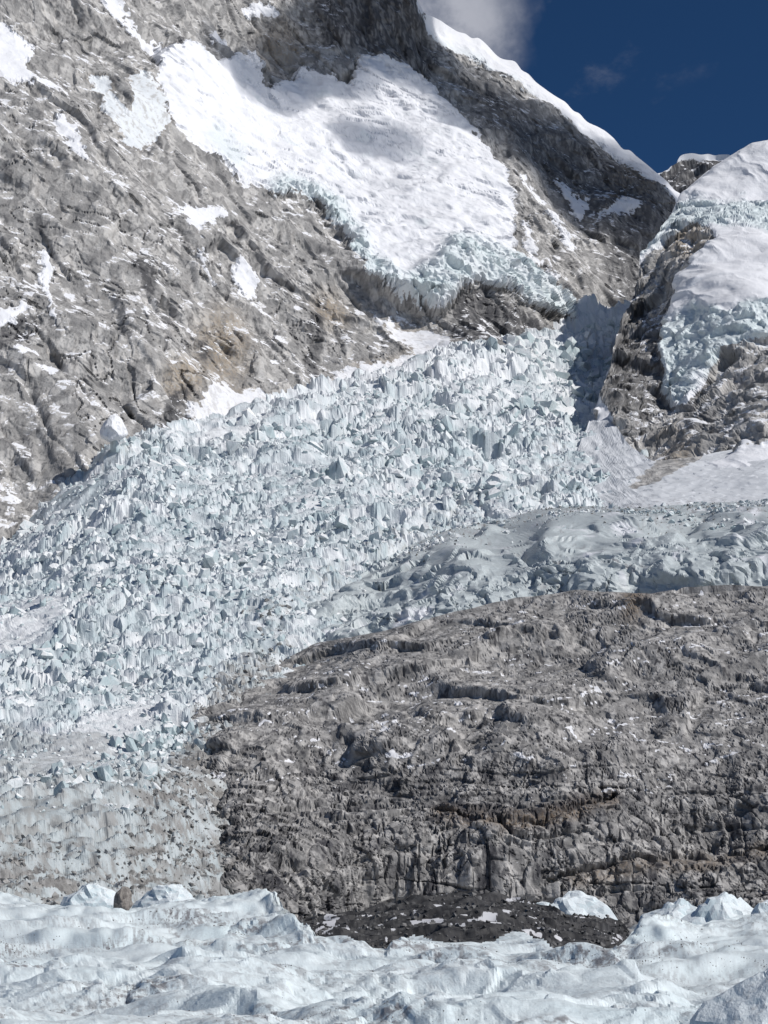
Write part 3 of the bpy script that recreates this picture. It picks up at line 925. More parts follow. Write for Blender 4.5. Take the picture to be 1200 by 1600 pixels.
# ------------------------------------------------------------------ right-hand mountainside: snow, ice cliffs, rock
def build_right():
    top = curve([(930, 640), (945, 600), (958, 560), (968, 520), (978, 490), (988, 470), (1000, 440), (1008, 395), (1030, 370), (1050, 335), (1066, 305), (1084, 288), (1110, 266), (1150, 240), (1176, 224), (1200, 220), (1260, 190), (1480, 120)])
    bot = curve([(930, 760), (1000, 780), (1480, 760)])
    ctrl = [(930, 700, 1560), (950, 620, 1640), (985, 480, 2000), (1000, 440, 2080), (1060, 320, 2250), (1190, 225, 2300), (1480, 130, 2480), (1480, 400, 2120), (1480, 700, 1460), (1200, 330, 2140),
            (1100, 350, 2140), (1080, 420, 1960), (1180, 450, 1820), (1080, 520, 1790), (1180, 540, 1690), (1140, 620, 1560), (1050, 620, 1700), (1010, 560, 1780), (1100, 700, 1420), (1000, 700, 1500), (1000, 780, 1300), (1200, 700, 1380), (1480, 760, 1350)]
    s = Sheet(cols(930, 1480, 1.6), top, bot, 330, ctrl, back=10, bdist=180)
    px, py, p = s.f
    wx = px + fbm(p, 30., 3, .6, 81) * 12; wy = py + fbm(p, 30., 3, .6, 82) * 12
    SN = [(1040, 330), (1084, 280), (1150, 230), (1200, 200), (1500, 100), (1500, 560), (1200, 540), (1165, 545), (1130, 560), (1110, 590), (1085, 640), (1060, 650), (1032, 620), (1030, 560), (1035, 520),
          (1045, 500), (1060, 470), (1055, 440), (1080, 420), (1095, 400), (1120, 385), (1100, 362), (1062, 365), (1040, 385), (1020, 410), (1000, 430), (1000, 400), (1020, 370)]
    SN2 = [(930, 600), (950, 640), (975, 690), (1020, 735), (1100, 720), (1180, 700), (1500, 690), (1500, 800), (930, 800)]
    gl = sstep(-4, 7, sdf(wx, wy, SN))
    sn2 = sstep(-4, 8, sdf(wx, wy, SN2))
    cliff1 = sdf(wx, wy, [(1000, 420), (1015, 375), (1055, 335), (1075, 320), (1130, 325), (1160, 315), (1210, 330), (1210, 372), (1160, 365), (1100, 365), (1060, 365), (1030, 390)])
    cliff2 = sdf(wx, wy, [(1030, 520), (1060, 500), (1090, 480), (1115, 490), (1140, 500), (1170, 485), (1500, 450), (1500, 570), (1200, 545), (1140, 560), (1100, 600), (1070, 650), (1030, 625)])
    cl = np.maximum(sstep(-5, 8, cliff1), sstep(-5, 8, cliff2))
    sn = np.maximum(gl, sn2)
    rough = facet(p, 55., 83, 1.1) * 18 + fbm(p, 110., 3, .5, 86) * 24 + (ridged(p, 24., 3, .6, 87) - .5) * 4
    ice = facet(p, 36., 88, 1.0, k=20.) * 9 + facet(p * np.array([1, 1, .6], np.float32), 13., 89, 1.0, k=20.) * 3.5
    # flutings on the snow slope
    fl = np.stack([p[:, 0] + p[:, 2] * 0.35, p[:, 1] * 0.0, p[:, 2] * 0.10], -1).astype(np.float32)
    flute = (ridged((fl + fbm(p, 60., 2, .5, 97)[:, None] * 25).astype(np.float32), 50., 2, .5, 90) - .5) * 8 * sstep(-.3, .3, fbm(p, 90., 2, .5, 98)) + fbm(p, 130., 3, .5, 91) * 22
    d = rough * (1 - 0.93 * np.maximum(sn, 0)) + sn * flute * (1 - 0.6 * cl) + cl * ice + gl * 18
    d = d * (1 - 0.7 * sstep(18, 0, py - top(px)))
    s.push(d, s.out(0.4))
    p2 = s.settle()
    g2, e2 = facet(p2 * np.array([1, 1, .7], np.float32), 22., 84, 1.3, True, 25., .4)
    det = g2 * 5.5 + facet(p2, 9., 85, 1.3, k=25., lev=.3) * 1.8 + facet(p2, 3.5, 94, 1.2, lev=.3) * 0.5 - sstep(.1, 0, e2) * 1.6
    s.push(det * (1 - 0.95 * sn) + cl * (facet(p2, 7., 95, 1.1) * 1.8) + sn * fbm(p2, 9., 3, .5, 96) * 0.9, s.out(0.6))
    m = np.zeros((len(px), 4))
    m[:, 0] = sn
    m[:, 1] = np.clip(cl * (0.85 + 0.4 * fbm(p, 30., 3, .6, 92)), 0, 1)
    m[:, 2] = 0.9 * np.maximum(sstep(-6, 10, sdf(wx, wy, [(975, 450), (1010, 470), (1040, 540), (1040, 620), (1020, 670), (990, 680), (955, 650), (945, 610)])),
                         sstep(-6, 10, sdf(wx, wy, [(1070, 650), (1090, 590), (1110, 570), (1105, 640), (1120, 680), (1080, 690)]))) * (0.7 + 0.3 * fbm(p, 20., 3, .6, 93))  # cliffs turned from the sun: their shade is painted into the rock
    m[:, 3] = 0.7 * sstep(50, 5, np.hypot(px - 1075, py - 380)) + 0.5 * sstep(50, 5, np.hypot(px - 1060, py - 700))
    lab = np.where((gl > 0.5), 1, 0)
    lab = np.where((sn2 > 0.5) & (lab == 0), 2, lab)
    r = s.build('rocky_mountainside', M_wall, m, lab, [(1, 'glacier_cap', M_wall), (2, 'snow_apron', M_wall)])
    tag(r[0], 'rock outcrops of the steep flank beside the narrow head of the icefall', kind='structure')
    tag(r[1], 'fluted white glacier cap with blue ice cliffs above the rock outcrops', kind='structure')
    if 2 in r: r[2].parent = r[0]


build_right()


# ------------------------------------------------------------------ grey glacier shelf above the buttress
def build_slope():
    top = curve([(850, 800), (870, 765), (890, 735), (912, 680), (928, 640), (940, 612), (952, 640), (975, 690), (1020, 722), (1100, 712), (1200, 690), (1480, 670)])
    bot = curve([(850, 840), (1480, 840)])
    ctrl = [(940, 612, 1720), (912, 680, 1570), (890, 735, 1430), (865, 770, 1330), (960, 680, 1530), (1030, 725, 1390), (1100, 712, 1400), (1200, 690, 1430), (1480, 670, 1520), (1000, 760, 1290),
            (1000, 800, 1150), (1200, 800, 1120), (1480, 800, 1150), (860, 830, 1190), (950, 720, 1430), (1480, 840, 1000), (1100, 840, 1050), (1200, 745, 1250)]
    s = Sheet(cols(850, 1480, 2.2), top, bot, 120, ctrl, back=3, bdist=40)
    px, py, p = s.f
    fan = np.stack([p[:, 0] * 1.0, p[:, 1] * 0.15, p[:, 2] * 0.1], -1).astype(np.float32)
    s.push(fbm(p, 60., 3, .5, 106) * 5 + (ridged(fan, 16., 3, .5, 112) - .5) * 2.5 * sstep(1040, 960, px) + facet(p, 10., 107, lev=.3) * 0.9)
    p2 = s.settle()
    m = np.zeros((len(px), 4))
    rock = sdf(px + fbm(p2, 20., 3, .6, 113) * 18, py + fbm(p2, 20., 3, .6, 114) * 12, [(1030, 715), (1060, 700), (1110, 700), (1090, 725), (1040, 745), (990, 765), (970, 768), (1010, 735)])
    m[:, 0] = 1 - 0.85 * sstep(-4, 6, rock)
    streak = fbm(np.stack([p2[:, 0] + p2[:, 2] * 0.6, p2[:, 1] * .2, p2[:, 2] * .15], -1).astype(np.float32), 9., 3, .6, 115)
    m[:, 3] = np.clip(0.3 * sstep(0.05, 0.4, streak) + 0.8 * sstep(765, 800, py + 14 * fbm(p2, 30., 3, .6, 116)), 0, 1)
    m[:, 1] = 0.25
    o = s.build('snow_slope', M_shelf, m, unit=0.5)[0]
    tag(o, 'white snow slope and cone at the foot of the rock outcrops', kind='structure')


build_slope()


SHELF = []


def build_shelf():
    top = curve([(380, 1010), (450, 968), (520, 928), (600, 876), (640, 852), (740, 812), (830, 797), (900, 790), (1000, 794), (1100, 786), (1480, 776)])
    bot = curve([(380, 1130), (600, 1050), (1480, 1010)])
    ctrl = [(380, 1010, 790), (450, 965, 860), (600, 872, 1030), (740, 812, 1195), (830, 797, 1150), (900, 788, 1090), (1000, 792, 1030), (1200, 784, 1010), (1480, 776, 960),
            (420, 1060, 735), (600, 960, 810), (600, 1050, 760), (720, 930, 800), (720, 850, 950), (850, 900, 800), (850, 830, 890), (1000, 900, 790), (1000, 830, 860),
            (1200, 900, 770), (1200, 820, 860), (1480, 900, 740), (1480, 800, 870), (900, 1010, 770), (1480, 1010, 720), (380, 1130, 690)]
    s = Sheet(cols(380, 1400, 2.0), top, bot, 180, ctrl, back=4, bdist=60)
    px, py, p = s.f
    dirty = sstep(34, 4, py - top(px) + 16 * fbm(p, 30., 3, .6, 109)) * sstep(540, 700, px)
    w = (p + np.stack([fbm(p, 40., 2, .5, 101), fbm(p, 40., 2, .5, 102), fbm(p, 40., 2, .5, 103)], -1) * 14).astype(np.float32)
    d = facet(w * np.array([.7, .6, 1.0], np.float32), 42., 103, 1.1, k=20., lev=.5) * 11 + fbm(p, 90., 3, .5, 105) * 9
    keep = sstep(-4, 34, py - top(px))
    s.push(d * keep, s.out(0.3))
    p2 = s.settle()
    w2 = (p2 + np.stack([fbm(p2, 14., 2, .5, 117), fbm(p2, 14., 2, .5, 118), fbm(p2, 14., 2, .5, 119)], -1) * 5).astype(np.float32)
    dia = np.stack([p2[:, 0] * .45 + p2[:, 2] * 1.1, p2[:, 1] * .4, p2[:, 2] * .5 - p2[:, 0] * .15], -1).astype(np.float32)
    crk = np.maximum(fissures(dia, 22., 801, .05, .8), 0.8 * fissures(p2 * np.array([1, .6, .4], np.float32), 15., 811, .06))
    g, e = facet(w2 * np.array([1, .7, .7], np.float32), 15., 104, 1.0, True, 20., .5)
    left = sstep(760, 620, px)
    s.push(g * (4.0 + 1.5 * left) * s.fade(15.) + facet(w2 * np.array([1, 1, .7], np.float32), 6., 120, 1.1, lev=.6, k=25.) * 1.7 * s.fade(6.) + (ridged(dia, 9., 2, .5, 821) - .5) * 0.9 * s.fade(9.) - crk * 2.4 * s.fade(5.) + 0 * dirty * facet(p2, 4., 822, 1.1) * 1.0 * s.fade(4.), s.out(0.4))
    m = np.zeros((len(px), 4))
    m[:, 0] = 1
    wht = fbm(p2 * np.array([1, 1, .6], np.float32), 26., 4, .6, 108)
    m[:, 1] = np.clip(1.0 - sstep(0.18, 0.4, wht), 0, 1)
    m[:, 3] = np.clip(0.9 * dirty + crk * 0.9 + 0.6 * sstep(0.0, 0.35, fbm(dia, 16., 3, .6, 110)), 0, 1)
    o = s.build('glacier_shelf', M_shelf, m, unit=0.4)[0]
    SHELF.append((s, o, top))
    tag(o, 'grey-blue band of glacier ice resting on top of the dark buttress', kind='structure')


build_shelf()


# ------------------------------------------------------------------ dark rock buttress
def build_buttress():
    top = curve([(180, 1150), (300, 1130), (360, 1100), (400, 1062), (430, 1035), (500, 1004), (600, 985), (640, 974), (700, 960), (760, 945), (830, 932), (900, 922), (960, 925), (1000, 932), (1060, 922), (1130, 918), (1480, 905)])
    bot = curve([(180, 1460), (1480, 1470)])
    ctrl = [(180, 1150, 800), (180, 1460, 560), (330, 1160, 600), (340, 1300, 492), (370, 1400, 432), (430, 1045, 740), (420, 1150, 585), (450, 1300, 500), (600, 990, 740), (600, 1100, 625), (600, 1170, 566), (600, 1240, 552), (600, 1268, 522), (600, 1410, 506), (480, 1250, 545), (480, 1285, 512), (1100, 1240, 556), (1100, 1320, 545), (1100, 1350, 522),
            (800, 945, 740), (800, 1050, 660), (800, 1160, 572), (800, 1245, 553), (800, 1290, 522), (800, 1420, 505), (1000, 935, 730), (1000, 1060, 640), (1000, 1200, 570), (1000, 1330, 530), (1000, 1440, 505), (1200, 920, 720), (1200, 1080, 620), (1200, 1250, 555), (1200, 1430, 510), (1480, 905, 700), (1480, 1470, 500)]
    s = Sheet(cols(200, 1420, 1.8), top, bot, 280, ctrl, back=6, bdist=60)
    px, py, p = s.f
    q = p + np.stack([fbm(p, 18., 2, .5, 121), fbm(p, 18., 2, .5, 122), fbm(p, 18., 2, .5, 123)], -1) * 4
    q = q.astype(np.float32)
    steep = sstep(1160, 1290, py)
    v0 = facet(q, 38., 124, 1.1, k=22.) * 6
    # upright columns on the lower wall, slanting ledges
    cq = (p * np.array([1, 1, 0.18], np.float32))
    col, ce = facet(cq, 5.5, 128, 0.9, True)
    led = p[:, 2] + p[:, 0] * -0.10 + fbm(p, 40., 3, .5, 129) * 9
    step = (np.abs((led / 17.0) % 1.0 - 0.5) * 2)
    st = (p[:, 2] * 0.9 - p[:, 0] * 0.22 - p[:, 1] * 0.25) / 9.0 + fbm(p, 55., 3, .55, 135) * 2.6 + fbm(p, 9., 2, .5, 136) * 0.35
    saw = st % 1.0
    lay = (saw - sstep(0.84, 1.0, saw)) * sstep(-0.3, 0.2, fbm(p, 60., 3, .5, 137))
    st2 = (p[:, 0] * 0.8 + p[:, 2] * 0.6) / 16.0 + fbm(p, 30., 3, .55, 138) * 1.8
    saw2 = st2 % 1.0
    lay2 = (saw2 - sstep(0.86, 1.0, saw2)) * sstep(-0.1, 0.3, fbm(p, 50., 3, .5, 139))
    d = v0 * 1.3 + lay * 1.5 + lay2 * 1.9
    d = d * (1 - 0.35 * steep) + steep * (col * 2.2 - sstep(.15, 0, ce) * 1.0 + sstep(0.25, 0.0, step) * -2.2) + fbm(p, 60., 3, .5, 131) * 9
    # long overhung ledges seen across the lower face
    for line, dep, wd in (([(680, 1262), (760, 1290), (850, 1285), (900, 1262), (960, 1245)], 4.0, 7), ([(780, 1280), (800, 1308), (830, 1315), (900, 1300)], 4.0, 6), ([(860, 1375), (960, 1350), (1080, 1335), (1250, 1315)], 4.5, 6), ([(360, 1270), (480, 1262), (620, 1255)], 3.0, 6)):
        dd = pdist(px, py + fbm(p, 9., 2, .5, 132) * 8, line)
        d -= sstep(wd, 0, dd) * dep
    # overhang block to the right
    keep = 1 - 0.6 * sstep(14, 0, py - top(px))
    s.push(d * keep, s.out(0.5))
    p2 = s.settle()
    pw = (p2 + np.stack([fbm(p2, 12., 2, .5, 121), fbm(p2, 12., 2, .5, 122), fbm(p2, 12., 2, .5, 123)], -1) * 3.5).astype(np.float32)
    rr = np.array([[.87, 0, .5], [0, 1, 0], [-.5, 0, .87]], np.float32)
    v1, e1 = facet((pw @ rr) * np.array([1, 1, 0.55], np.float32), 13., 125, 1.4, True, 30., .35)
    v2, e2 = facet(pw * np.array([1, 1, 0.7], np.float32), 5.0, 126, 1.4, True, 30., .3)
    v3 = facet(p2, 1.9, 127, 1.3, lev=.3)
    crk = np.maximum.reduce([fissures(p2 * np.array([1, 1, .4], np.float32), 5.0, 761, .07), fissures((p2 @ rr) * np.array([1, 1, .4], np.float32), 7., 771, .06), 0.8 * fissures(p2 * np.array([.6, 1, 1.4], np.float32), 5., 781, .06)])
    st2_ = sstep(1150, 1270, py)
    joint = fissures(p2 * np.array([1.2, .6, .16], np.float32), 6., 841, .10, .3) * st2_
    band = fissures(p2 * np.array([.12, .25, 1.1], np.float32), 9., 851, .08, .4) * sstep(1100, 1260, py)
    s.push(keep * (v1 * (1.5 - 0.5 * st2_) + v2 * 0.45 + v3 * 0.10 - crk * 0.9 - joint * 1.3 - band * 1.6), s.out(0.6))
    m = np.zeros((len(px), 4))
    fle = fbm(p, 9., 4, .6, 133)
    sliver = fissures(p2 * np.array([.35, .6, 1.3], np.float32), 6., 791, .13) * sstep(-0.05, 0.10, fbm(p2, 5., 3, .6, 796) + 0.12 * fbm(p2, 40., 2, .5, 797))
    m[:, 0] = sliver * (1 - 0.6 * steep)
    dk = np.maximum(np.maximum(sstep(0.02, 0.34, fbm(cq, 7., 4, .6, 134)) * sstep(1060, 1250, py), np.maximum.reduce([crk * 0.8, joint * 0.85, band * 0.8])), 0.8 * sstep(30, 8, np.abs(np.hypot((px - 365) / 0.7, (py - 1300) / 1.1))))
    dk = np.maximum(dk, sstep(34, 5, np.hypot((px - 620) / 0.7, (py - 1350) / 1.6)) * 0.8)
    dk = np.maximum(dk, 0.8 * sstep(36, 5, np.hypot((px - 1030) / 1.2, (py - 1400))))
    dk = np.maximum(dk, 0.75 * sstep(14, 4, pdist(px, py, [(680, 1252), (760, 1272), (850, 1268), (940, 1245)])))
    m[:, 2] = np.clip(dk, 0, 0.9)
    m[:, 3] = np.clip(np.maximum.reduce([sstep(28, 6, pdist(px, py, [(690, 1270), (780, 1290), (870, 1275), (950, 1250)])), sstep(40, 5, np.hypot(px - 990, py - 950)) * 1.0, sstep(25, 5, pdist(px, py, [(900, 1375), (1200, 1325)])) * .7]), 0, 1)
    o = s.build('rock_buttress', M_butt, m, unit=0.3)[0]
    tag(o, 'broad dark grey slabby rock buttress below the grey glacier band', kind='structure')


build_buttress()


# ------------------------------------------------------------------ moraine mound and foreground ice
def build_moraine():
    top = curve([(330, 1460), (470, 1445), (500, 1432), (560, 1425), (600, 1412), (640, 1405), (690, 1396), (730, 1394), (790, 1398), (830, 1410), (880, 1428), (930, 1436), (970, 1440), (990, 1465), (1100, 1480)])
    bot = curve([(330, 1540), (1100, 1540)])
    ctrl = [(330, 1460, 290), (330, 1540, 200), (730, 1394, 310), (730, 1470, 235), (990, 1465, 270), (1100, 1480, 280), (1100, 1540, 200), (700, 1540, 190)]
    s = Sheet(cols(330, 1100, 2.0), top, bot, 80, ctrl, back=8, bdist=25)
    px, py, p = s.f
    s.push(facet(p, 6., 141, 1.0, lev=.6) * 1.5 + facet(p, 2.2, 142, 1.1, lev=.6) * 0.7 * s.fade(2.2) + fbm(p, 12., 3, .5, 144) * 1.0)
    m = np.zeros((len(px), 4))
    n = fbm(p * np.array([.7, .5, 1.6], np.float32), 5., 4, .6, 145)
    lo = np.maximum(sstep(1440, 1475, py) * sstep(600, 500, px), sstep(16, 3, pdist(px, py, [(800, 1402), (830, 1425), (850, 1438)])))
    m[:, 0] = sstep(0.20, 0.36, n + 0.22 * lo + 0.5 * fbm(p, 1.6, 3, .6, 146))
    o = s.build('moraine_mound', M_mor, m, unit=0.06)[0]
    s.obj = o
    tag(o, 'dark stony moraine mound patched with snow between ice and buttress', kind='structure')
    return s, m


moraine_sheet, moraine_mask = build_moraine()


def fore_sheet(name, label, top, bot, rows, ctrl, a, b, seed, step=1.9, lump=1.0, tilt=0.25, plan=None):
    s = PlanSheet(*plan[:6], ctrl, *plan[6:]) if plan else Sheet(cols(a, b, step), curve(top), curve(bot), rows, ctrl, back=10, bdist=14, tpow=1.5)
    px, py, p = s.f
    k = (p[:, 1] / 100.0)
    # crests running across the slope: steep melting face towards the viewer, gentle back
    ph = (p[:, 1] + tilt * p[:, 0]) / 15.0 + fbm(p * np.array([1, .6, 0], np.float32), 34., 3, .5, seed) * 2.2
    saw = ph % 1.0
    prof = np.where(saw < 0.30, sstep(0, 0.30, saw), 1 - sstep(0.30, 1.0, saw))
    on = sstep(-0.3, 0.25, fbm(p, 26., 2, .5, seed + 8))
    xy = p * np.array([.7, 1, 1], np.float32)
    d = (fbm(p, 24., 2, .5, seed + 1) * 1.6 + (ridged(xy, 17., 2, .4, seed + 2) - .45) * 1.5 + billow(xy, 9., 2, .45, seed + 16) * 1.0 + on * (prof - .4) * 1.1 * s.fade(7.)) * lump
    face = on * sstep(0.02, 0.1, saw) * sstep(0.34, 0.2, saw)
    foot = on * np.maximum(sstep(0.07, 0.0, saw), sstep(0.95, 1.0, saw))
    keep = 1 - 0.5 * sstep(8, 0, py - curve(top)(px))
    s.push(d * keep, np.broadcast_to(np.array([0.0, -0.12, 0.99]), s.P.shape))
    if plan:
        lp = np.stack([p[:, 0] / p[:, 1] * 100., np.log(p[:, 1]) * 100., np.zeros(len(p))], -1).astype(np.float32)
        lw = (lp + np.stack([fbm(lp, 9., 2, .5, seed + 21), fbm(lp, 9., 2, .5, seed + 22), np.zeros(len(p))], -1) * 3).astype(np.float32)
        kz = (p[:, 1] / 90.) ** 0.9
        fin = facet(lw * np.array([.7, .5, 1], np.float32), 5., seed + 23, 1.0, lev=.7, k=16.) * 0.75 + facet(lw * np.array([.9, .6, 1], np.float32), 2.2, seed + 24, 1.1, lev=.6, k=16.) * 0.36
        fin += facet(lw, 0.95, seed + 25, 1.1, lev=.5, k=14.) * 0.13 + billow(lw, 3.2, 2, .5, seed + 26) * 0.35
        s.push(fin * kz * keep * np.clip(0.7 + 1.2 * fbm(lp, 16., 2, .5, seed + 27), 0.25, 1.4), np.broadcast_to(np.array([0.0, -0.15, 0.99]), s.P.shape))
    p2 = s.settle()
    s.push((0 if plan else 1) * keep * (billow(p2, 4.5, 2, .5, seed + 14) * 1.0 * s.fade(4.) + facet(p2 * np.array([1, 1, .5], np.float32), 2.8, seed + 11, 1.1, lev=.4, k=20.) * 0.35 * s.fade(2.)), s.out(0.4))
    p2 = s.settle()
    s.push((0 if plan else 1) * keep * (billow(p2 * np.array([1, 1, .6], np.float32), 1.4, 2, .5, seed + 13) * 0.30 * s.fade(1.2) + facet(p2 * np.array([1, 1, .5], np.float32), 1.1, seed + 17, 1.1, lev=.4, k=20.) * 0.12 * s.fade(1.) + fbm(p2 * np.array([1, 1, .35], np.float32), 0.5, 2, .5, seed + 15) * 0.06 * s.fade(.5)), s.out(0.5))
    m = np.zeros((len(px), 4))
    m[:, 0] = 1
    m[:, 1] = np.clip(0.35 + 0.6 * fbm(p, 4., 3, .6, seed + 6) + 0.35 * face, 0, 1)
    band = fbm(p * np.array([0.5, 0.8, 1.2], np.float32), 7., 4, .6, seed + 7)
    s.rx = 6
    s.dirt = band + 0.35 * face + 0.35 * foot
    m[:, 3] = np.clip(sstep(-0.15, 0.2, band) * (0.35 + 0.8 * face) + sstep(0.2, 0.5, band) * 0.6 + foot * 0.9, 0, 1)
    lab = np.where(py < curve(top)(px) - 6, -1, 0) if plan else None
    o = s.build(name, M_fore, m, lab, (), not plan, unit=0.06)[0]
    tag(o, label, kind='structure')
    FORE.append((s, o))
    return s, o


FORE = []


def build_foreground():
    fore_sheet('ice_ridge', 'long low crest of melting ice at the foot of the debris slope',
               [(-330, 1400), (0, 1396), (60, 1406), (120, 1414), (180, 1424), (240, 1414), (300, 1408), (350, 1406), (400, 1394), (425, 1402), (450, 1426), (475, 1450), (500, 1474), (560, 1495), (700, 1520)],
               [(-330, 1560), (700, 1600)], 100, [(-330, 1400, 190), (0, 1396, 190), (200, 1420, 180), (400, 1394, 185), (560, 1470, 140), (700, 1510, 135), (-330, 1560, 125), (700, 1600, 115), (200, 1480, 140), (420, 1500, 145)], -230, 700, 160)
    fore_sheet('ice_hump', 'rounded white ice hump beside the tip of the dark moraine mound',
               [(800, 1580), (880, 1530), (940, 1495), (975, 1472), (1000, 1450), (1025, 1438), (1065, 1437), (1090, 1448), (1110, 1440), (1150, 1436), (1200, 1430), (1480, 1420)],
               [(800, 1660), (1480, 1660)], 110, [(800, 1580, 120), (975, 1472, 140), (1040, 1437, 150), (1100, 1445, 155), (1480, 1420, 150), (800, 1660, 95), (960, 1560, 110), (1150, 1540, 112), (1480, 1660, 80), (1000, 1660, 85), (1720, 1400, 145), (1720, 1660, 78)], 800, 1720, 180, lump=0.7)
    fore_sheet('ice_field', 'near field of scalloped dirty ice in front of the ice crests',
               [(-330, 1480), (0, 1500), (100, 1496), (240, 1500), (330, 1480), (375, 1447), (450, 1440), (495, 1478), (540, 1480), (600, 1498), (625, 1474), (645, 1466), (700, 1478), (750, 1478), (790, 1466), (820, 1460), (850, 1474), (895, 1486), (925, 1480), (945, 1490), (1000, 1540), (1100, 1570), (1480, 1570)],
               [(-330, 1730), (1480, 1730)], 170, [(-330, 1480, 130), (200, 1498, 125), (420, 1442, 155), (560, 1485, 125), (700, 1472, 130), (920, 1482, 115), (1100, 1570, 80), (1480, 1570, 80), (-330, 1730, 37), (500, 1730, 37), (1480, 1730, 35), (200, 1600, 72), (700, 1600, 70), (1100, 1640, 56)], -230, 1400, 200, plan=(-0.42, 0.52, 520, 36., 175., 390, 1420, 1800))


build_foreground()


# ------------------------------------------------------------------ single ice pinnacles and boulders
def lump_thing(name, mat, base, pts, rad, seed, rough, parent=None, flat=0.0, sub=4, cuts=10):
    """a sculpted block: ellipsoid hull cut by planes, roughened; base = world point under it, rad = half sizes"""
    rs = np.random.RandomState(seed)
    bm = bmesh.new()
    bmesh.ops.create_icosphere(bm, subdivisions=sub, radius=1.0)
    V = np.array([v.co[:] for v in bm.verts])
    V = V * (1 + 0.35 * fbm((V * 1.0 + seed).astype(np.float32), 0.9, 2, .5, seed))[:, None]
    for _ in range(cuts):
        d = rs.normal(size=3); d[2] = abs(d[2]) * 0.8; d /= np.linalg.norm(d)
        h = rs.uniform(0.55, 0.85)
        e = V @ d - h
        V = V - np.where(e > 0, e, 0)[:, None] * d * 0.96
    V[:, :2] *= (1 - flat * np.clip(V[:, 2:3], -0.2, 1))
    V = V * np.array(rad)
    V = V + (V / (np.linalg.norm(V, axis=1, keepdims=True) + 1e-6)) * (fbm(V.astype(np.float32), max(rad) * 0.5, 4, .55, seed) * rough * max(rad))[:, None]
    V = V + (V / (np.linalg.norm(V, axis=1, keepdims=True) + 1e-6)) * ((billow(V.astype(np.float32), max(rad) * 0.35, 3, .55, seed + 1)) * rough * max(rad) * 0.6)[:, None]
    V[:, 2] += rad[2] * 0.35
    me = bpy.data.meshes.new(name)
    T = [[v.index for v in f.verts] for f in bm.faces]
    bm.free()
    me.from_pydata(V.tolist(), [], T); me.materials.append(mat)
    o = bpy.data.objects.new(name, me)
    o.location = tuple(base); COL.objects.link(o)
    return o


def rock_mat():
    m = bpy.data.materials.new('grey_boulder_rock')
    m.use_nodes = True
    t = NT(m.node_tree)
    pos = t.n('ShaderNodeNewGeometry').outputs['Position']
    a = t.noise(pos, 1.6, 5, 0.65)
    col = t.mix(t.ramp(a, 0.3, 0.7), (0.12, 0.105, 0.095), (0.30, 0.275, 0.25))
    bp = t.n('ShaderNodeBump'); bp.inputs['Distance'].default_value = 0.15; bp.inputs['Strength'].default_value = 0.8; t.put(bp.inputs['Height'], a)
    ps = t.n('ShaderNodeBsdfPrincipled'); t.put(ps.inputs['Base Color'], col); t.put(ps.inputs['Normal'], bp.outputs[0]); ps.inputs['Roughness'].default_value = 0.9
    out = t.n('ShaderNodeOutputMaterial'); t.put(out.inputs[0], ps)
    return m


M_boul = rock_mat()


def build_singles():
    def put(name, px, py, Y, w, h, seed, label, cat, group=None, mat=M_pinn, flat=0.35, rough=0.16, cuts=14):
        k = Y / F
        b = at(px, py, Y)
        o = lump_thing(name, mat, b, None, (w * k / 2, w * k / 2 * 0.8, h * k / 1.15), seed, rough, flat=flat, cuts=cuts)
        tag(o, label, cat, group)
        return o
    G = 'ice pinnacles along the crest of the foreground ice'
    put('ice_pinnacle', 905, 1445, 330, 130, 48, 501, 'wide white ice pinnacle right behind the dark moraine mound', 'ice pinnacle', G)
    put('ice_pinnacle', 855, 1440, 340, 60, 34, 502, 'low ice fin at the shoulder of the moraine, next to the wide pinnacle', 'ice pinnacle', G)
    put('ice_pinnacle', 1062, 1464, 200, 120, 56, 503, 'grey shaded ice block between the round hump and the tall pinnacle', 'ice pinnacle', G)
    put('ice_pinnacle', 1140, 1474, 190, 160, 78, 504, 'tallest white ice pinnacle rising before the dark foot of the buttress', 'ice pinnacle', G, flat=0.6)
    put('ice_pinnacle', 1215, 1475, 185, 120, 70, 505, 'white ice pinnacle at the edge of view next to the tallest one', 'ice pinnacle', G)
    put('ice_pinnacle', 145, 1416, 230, 90, 32, 506, 'small pale ice tooth beside the lone boulder, nearer the picture edge', 'ice pinnacle', G)
    put('ice_pinnacle', 262, 1416, 240, 110, 32, 507, 'pale ice wedge on the crest beside the lone boulder, towards the dark mound', 'ice pinnacle', G)
    put('ice_block', 1205, 1632, 46, 210, 110, 508, 'smooth grey ice block in the bottom corner, nearest to the viewer', 'ice block', flat=0.2, rough=0.08, cuts=8)
    put('boulder', 191, 1412, 205, 30, 26, 510, 'lone grey brown boulder perched on the foreground ice crest', 'boulder', mat=M_boul, flat=0.1, rough=0.12, cuts=6)
    put('snow_block', 178, 674, 1395, 52, 28, 511, 'white pyramid of snow at the foot of the grey rock wall', 'snow block', mat=M_white, flat=0.35, rough=0.10, cuts=16)


build_singles()


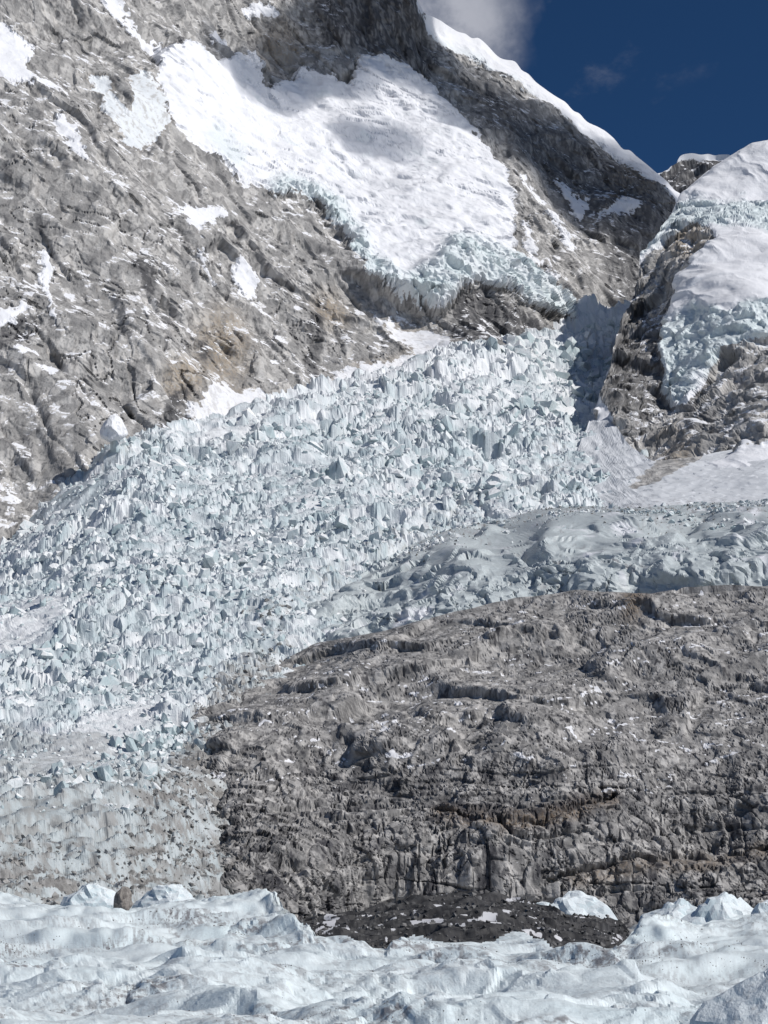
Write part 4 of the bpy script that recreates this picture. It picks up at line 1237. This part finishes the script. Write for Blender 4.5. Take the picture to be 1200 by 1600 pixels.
# ------------------------------------------------------------------ loose stones
def scatter_stones(name, sh, weight, n, px_size, mat, parent, seed):
    rs = np.random.RandomState(seed)
    shapes = [hull_block(rs, 2) for _ in range(12)]
    wt = np.clip(weight, 0, None).ravel().astype(float)
    wt[(sh.px.ravel() < -60) | (sh.px.ravel() > 1260)] = 0
    idx = rs.choice(len(wt), n, p=wt / wt.sum())
    P = sh.P.reshape(-1, 3)[idx]
    size = (px_size[0] + (px_size[1] - px_size[0]) * rs.rand(n) ** 4) * P[:, 1] / F
    R = euler_mats(rs.uniform(0, 6.28, (n, 3)))
    VV, TT, off = [], [], 0
    for k in range(n):
        V, T = shapes[rs.randint(12)]
        VV.append((V * size[k] * rs.uniform(.7, 1.3, 3)) @ R[k].T + P[k] + np.array([0, 0, size[k] * 0.15])); TT.append(T + off); off += len(V)
    o = mesh_obj(name, np.concatenate(VV), np.concatenate(TT), mat)
    o['kind'] = 'stuff'
    o.parent = parent


def stone_mat(name, lo, hi):
    m = bpy.data.materials.new(name)
    m.use_nodes = True
    t = NT(m.node_tree)
    pos = t.n('ShaderNodeNewGeometry').outputs['Position']
    col = t.mix(t.ramp(t.noise(pos, 0.45, 3, 0.6), 0.35, 0.65), lo, hi)
    ps = t.n('ShaderNodeBsdfPrincipled'); t.put(ps.inputs['Base Color'], col); ps.inputs['Roughness'].default_value = 0.9
    out = t.n('ShaderNodeOutputMaterial'); t.put(out.inputs[0], ps)
    return m


def build_stones():
    sh = icefall_sheet
    vis = (sh.py > 960) & (sh.py < 1440) & (sh.px < 460)
    scatter_stones('rubble', sh, sstep(-25, 40, sh.deb).reshape(sh.n) * vis, 5000, (1.8, 11), stone_mat('grey_rubble', (0.15, 0.147, 0.142), (0.38, 0.37, 0.355)), sh.snout, 31)
    ss, so_, st_ = SHELF[0]
    dd = (ss.py - st_(ss.px))
    scatter_stones('ice_rubble', ss, sstep(46, 2, dd) * (ss.px > 560) * sstep(-.1, .3, fbm(ss.P.reshape(-1, 3).astype(np.float32), 50., 3, .6, 901)).reshape(ss.n), 2200, (2, 10), M_serac, so_, 33)
    scatter_stones('rubble', ss, sstep(40, 2, dd) * (ss.px > 640), 1500, (1.2, 5), stone_mat('shelf_grit', (0.13, 0.125, 0.12), (0.34, 0.33, 0.315)), so_, 34)
    ms = moraine_sheet
    scatter_stones('rubble', ms, (1 - moraine_mask[:, 0]).reshape(ms.n), 5000, (1.5, 11), stone_mat('dark_rubble', (0.028, 0.028, 0.03), (0.16, 0.157, 0.155)), ms.obj, 32)
    gm = stone_mat('ice_grit', (0.05, 0.045, 0.045), (0.17, 0.155, 0.15))
    for k, (fs, fo) in enumerate(FORE):
        scatter_stones('grit', fs, sstep(0.12, 0.5, fs.dirt) * (fs.py.ravel() < 1640), (2000, 1500, 4500)[k], (0.7, 2.6), gm, fo, 40 + k)


build_stones()


# ------------------------------------------------------------------ clouds above the view that shade the upper mountain
def build_clouds():
    m = bpy.data.materials.new('cloud_vapour')
    m.use_nodes = True
    t = NT(m.node_tree)
    pv = t.n('ShaderNodeVolumePrincipled')
    pv.inputs['Color'].default_value = (0.95, 0.95, 0.96, 1)
    pv.inputs['Density'].default_value = 0.0072
    pv.inputs['Anisotropy'].default_value = 0.4
    out = t.n('ShaderNodeOutputMaterial'); t.put(out.inputs['Volume'], pv)
    for i, (px, py, Y, r) in enumerate([(400, 120, 2560, 130), (520, 90, 2690, 130), (590, 30, 2810, 190), (660, 90, 2850, 160), (790, 200, 2860, 190), (900, 270, 2900, 190), (985, 340, 2850, 170), (600, 205, 2560, 90)]):
        b = at(px, py, Y) + SUN * 1100
        bm = bmesh.new()
        bmesh.ops.create_icosphere(bm, subdivisions=4, radius=1.0)
        V = np.array([v.co[:] for v in bm.verts]); T = [[v.index for v in f.verts] for f in bm.faces]; bm.free()
        V = V * (1 + fbm((V + i * 9).astype(np.float32), 0.8, 4, .55, 601) * 0.7)[:, None] * r * np.array([1.1, 1.0, 0.8])
        me = bpy.data.meshes.new('cloud'); me.from_pydata(V.tolist(), [], T); me.materials.append(m)
        o = bpy.data.objects.new('cloud', me); o.location = tuple(b); COL.objects.link(o)
        tag(o, 'soft cloud drifting above the upper mountain', kind='stuff')


build_clouds()
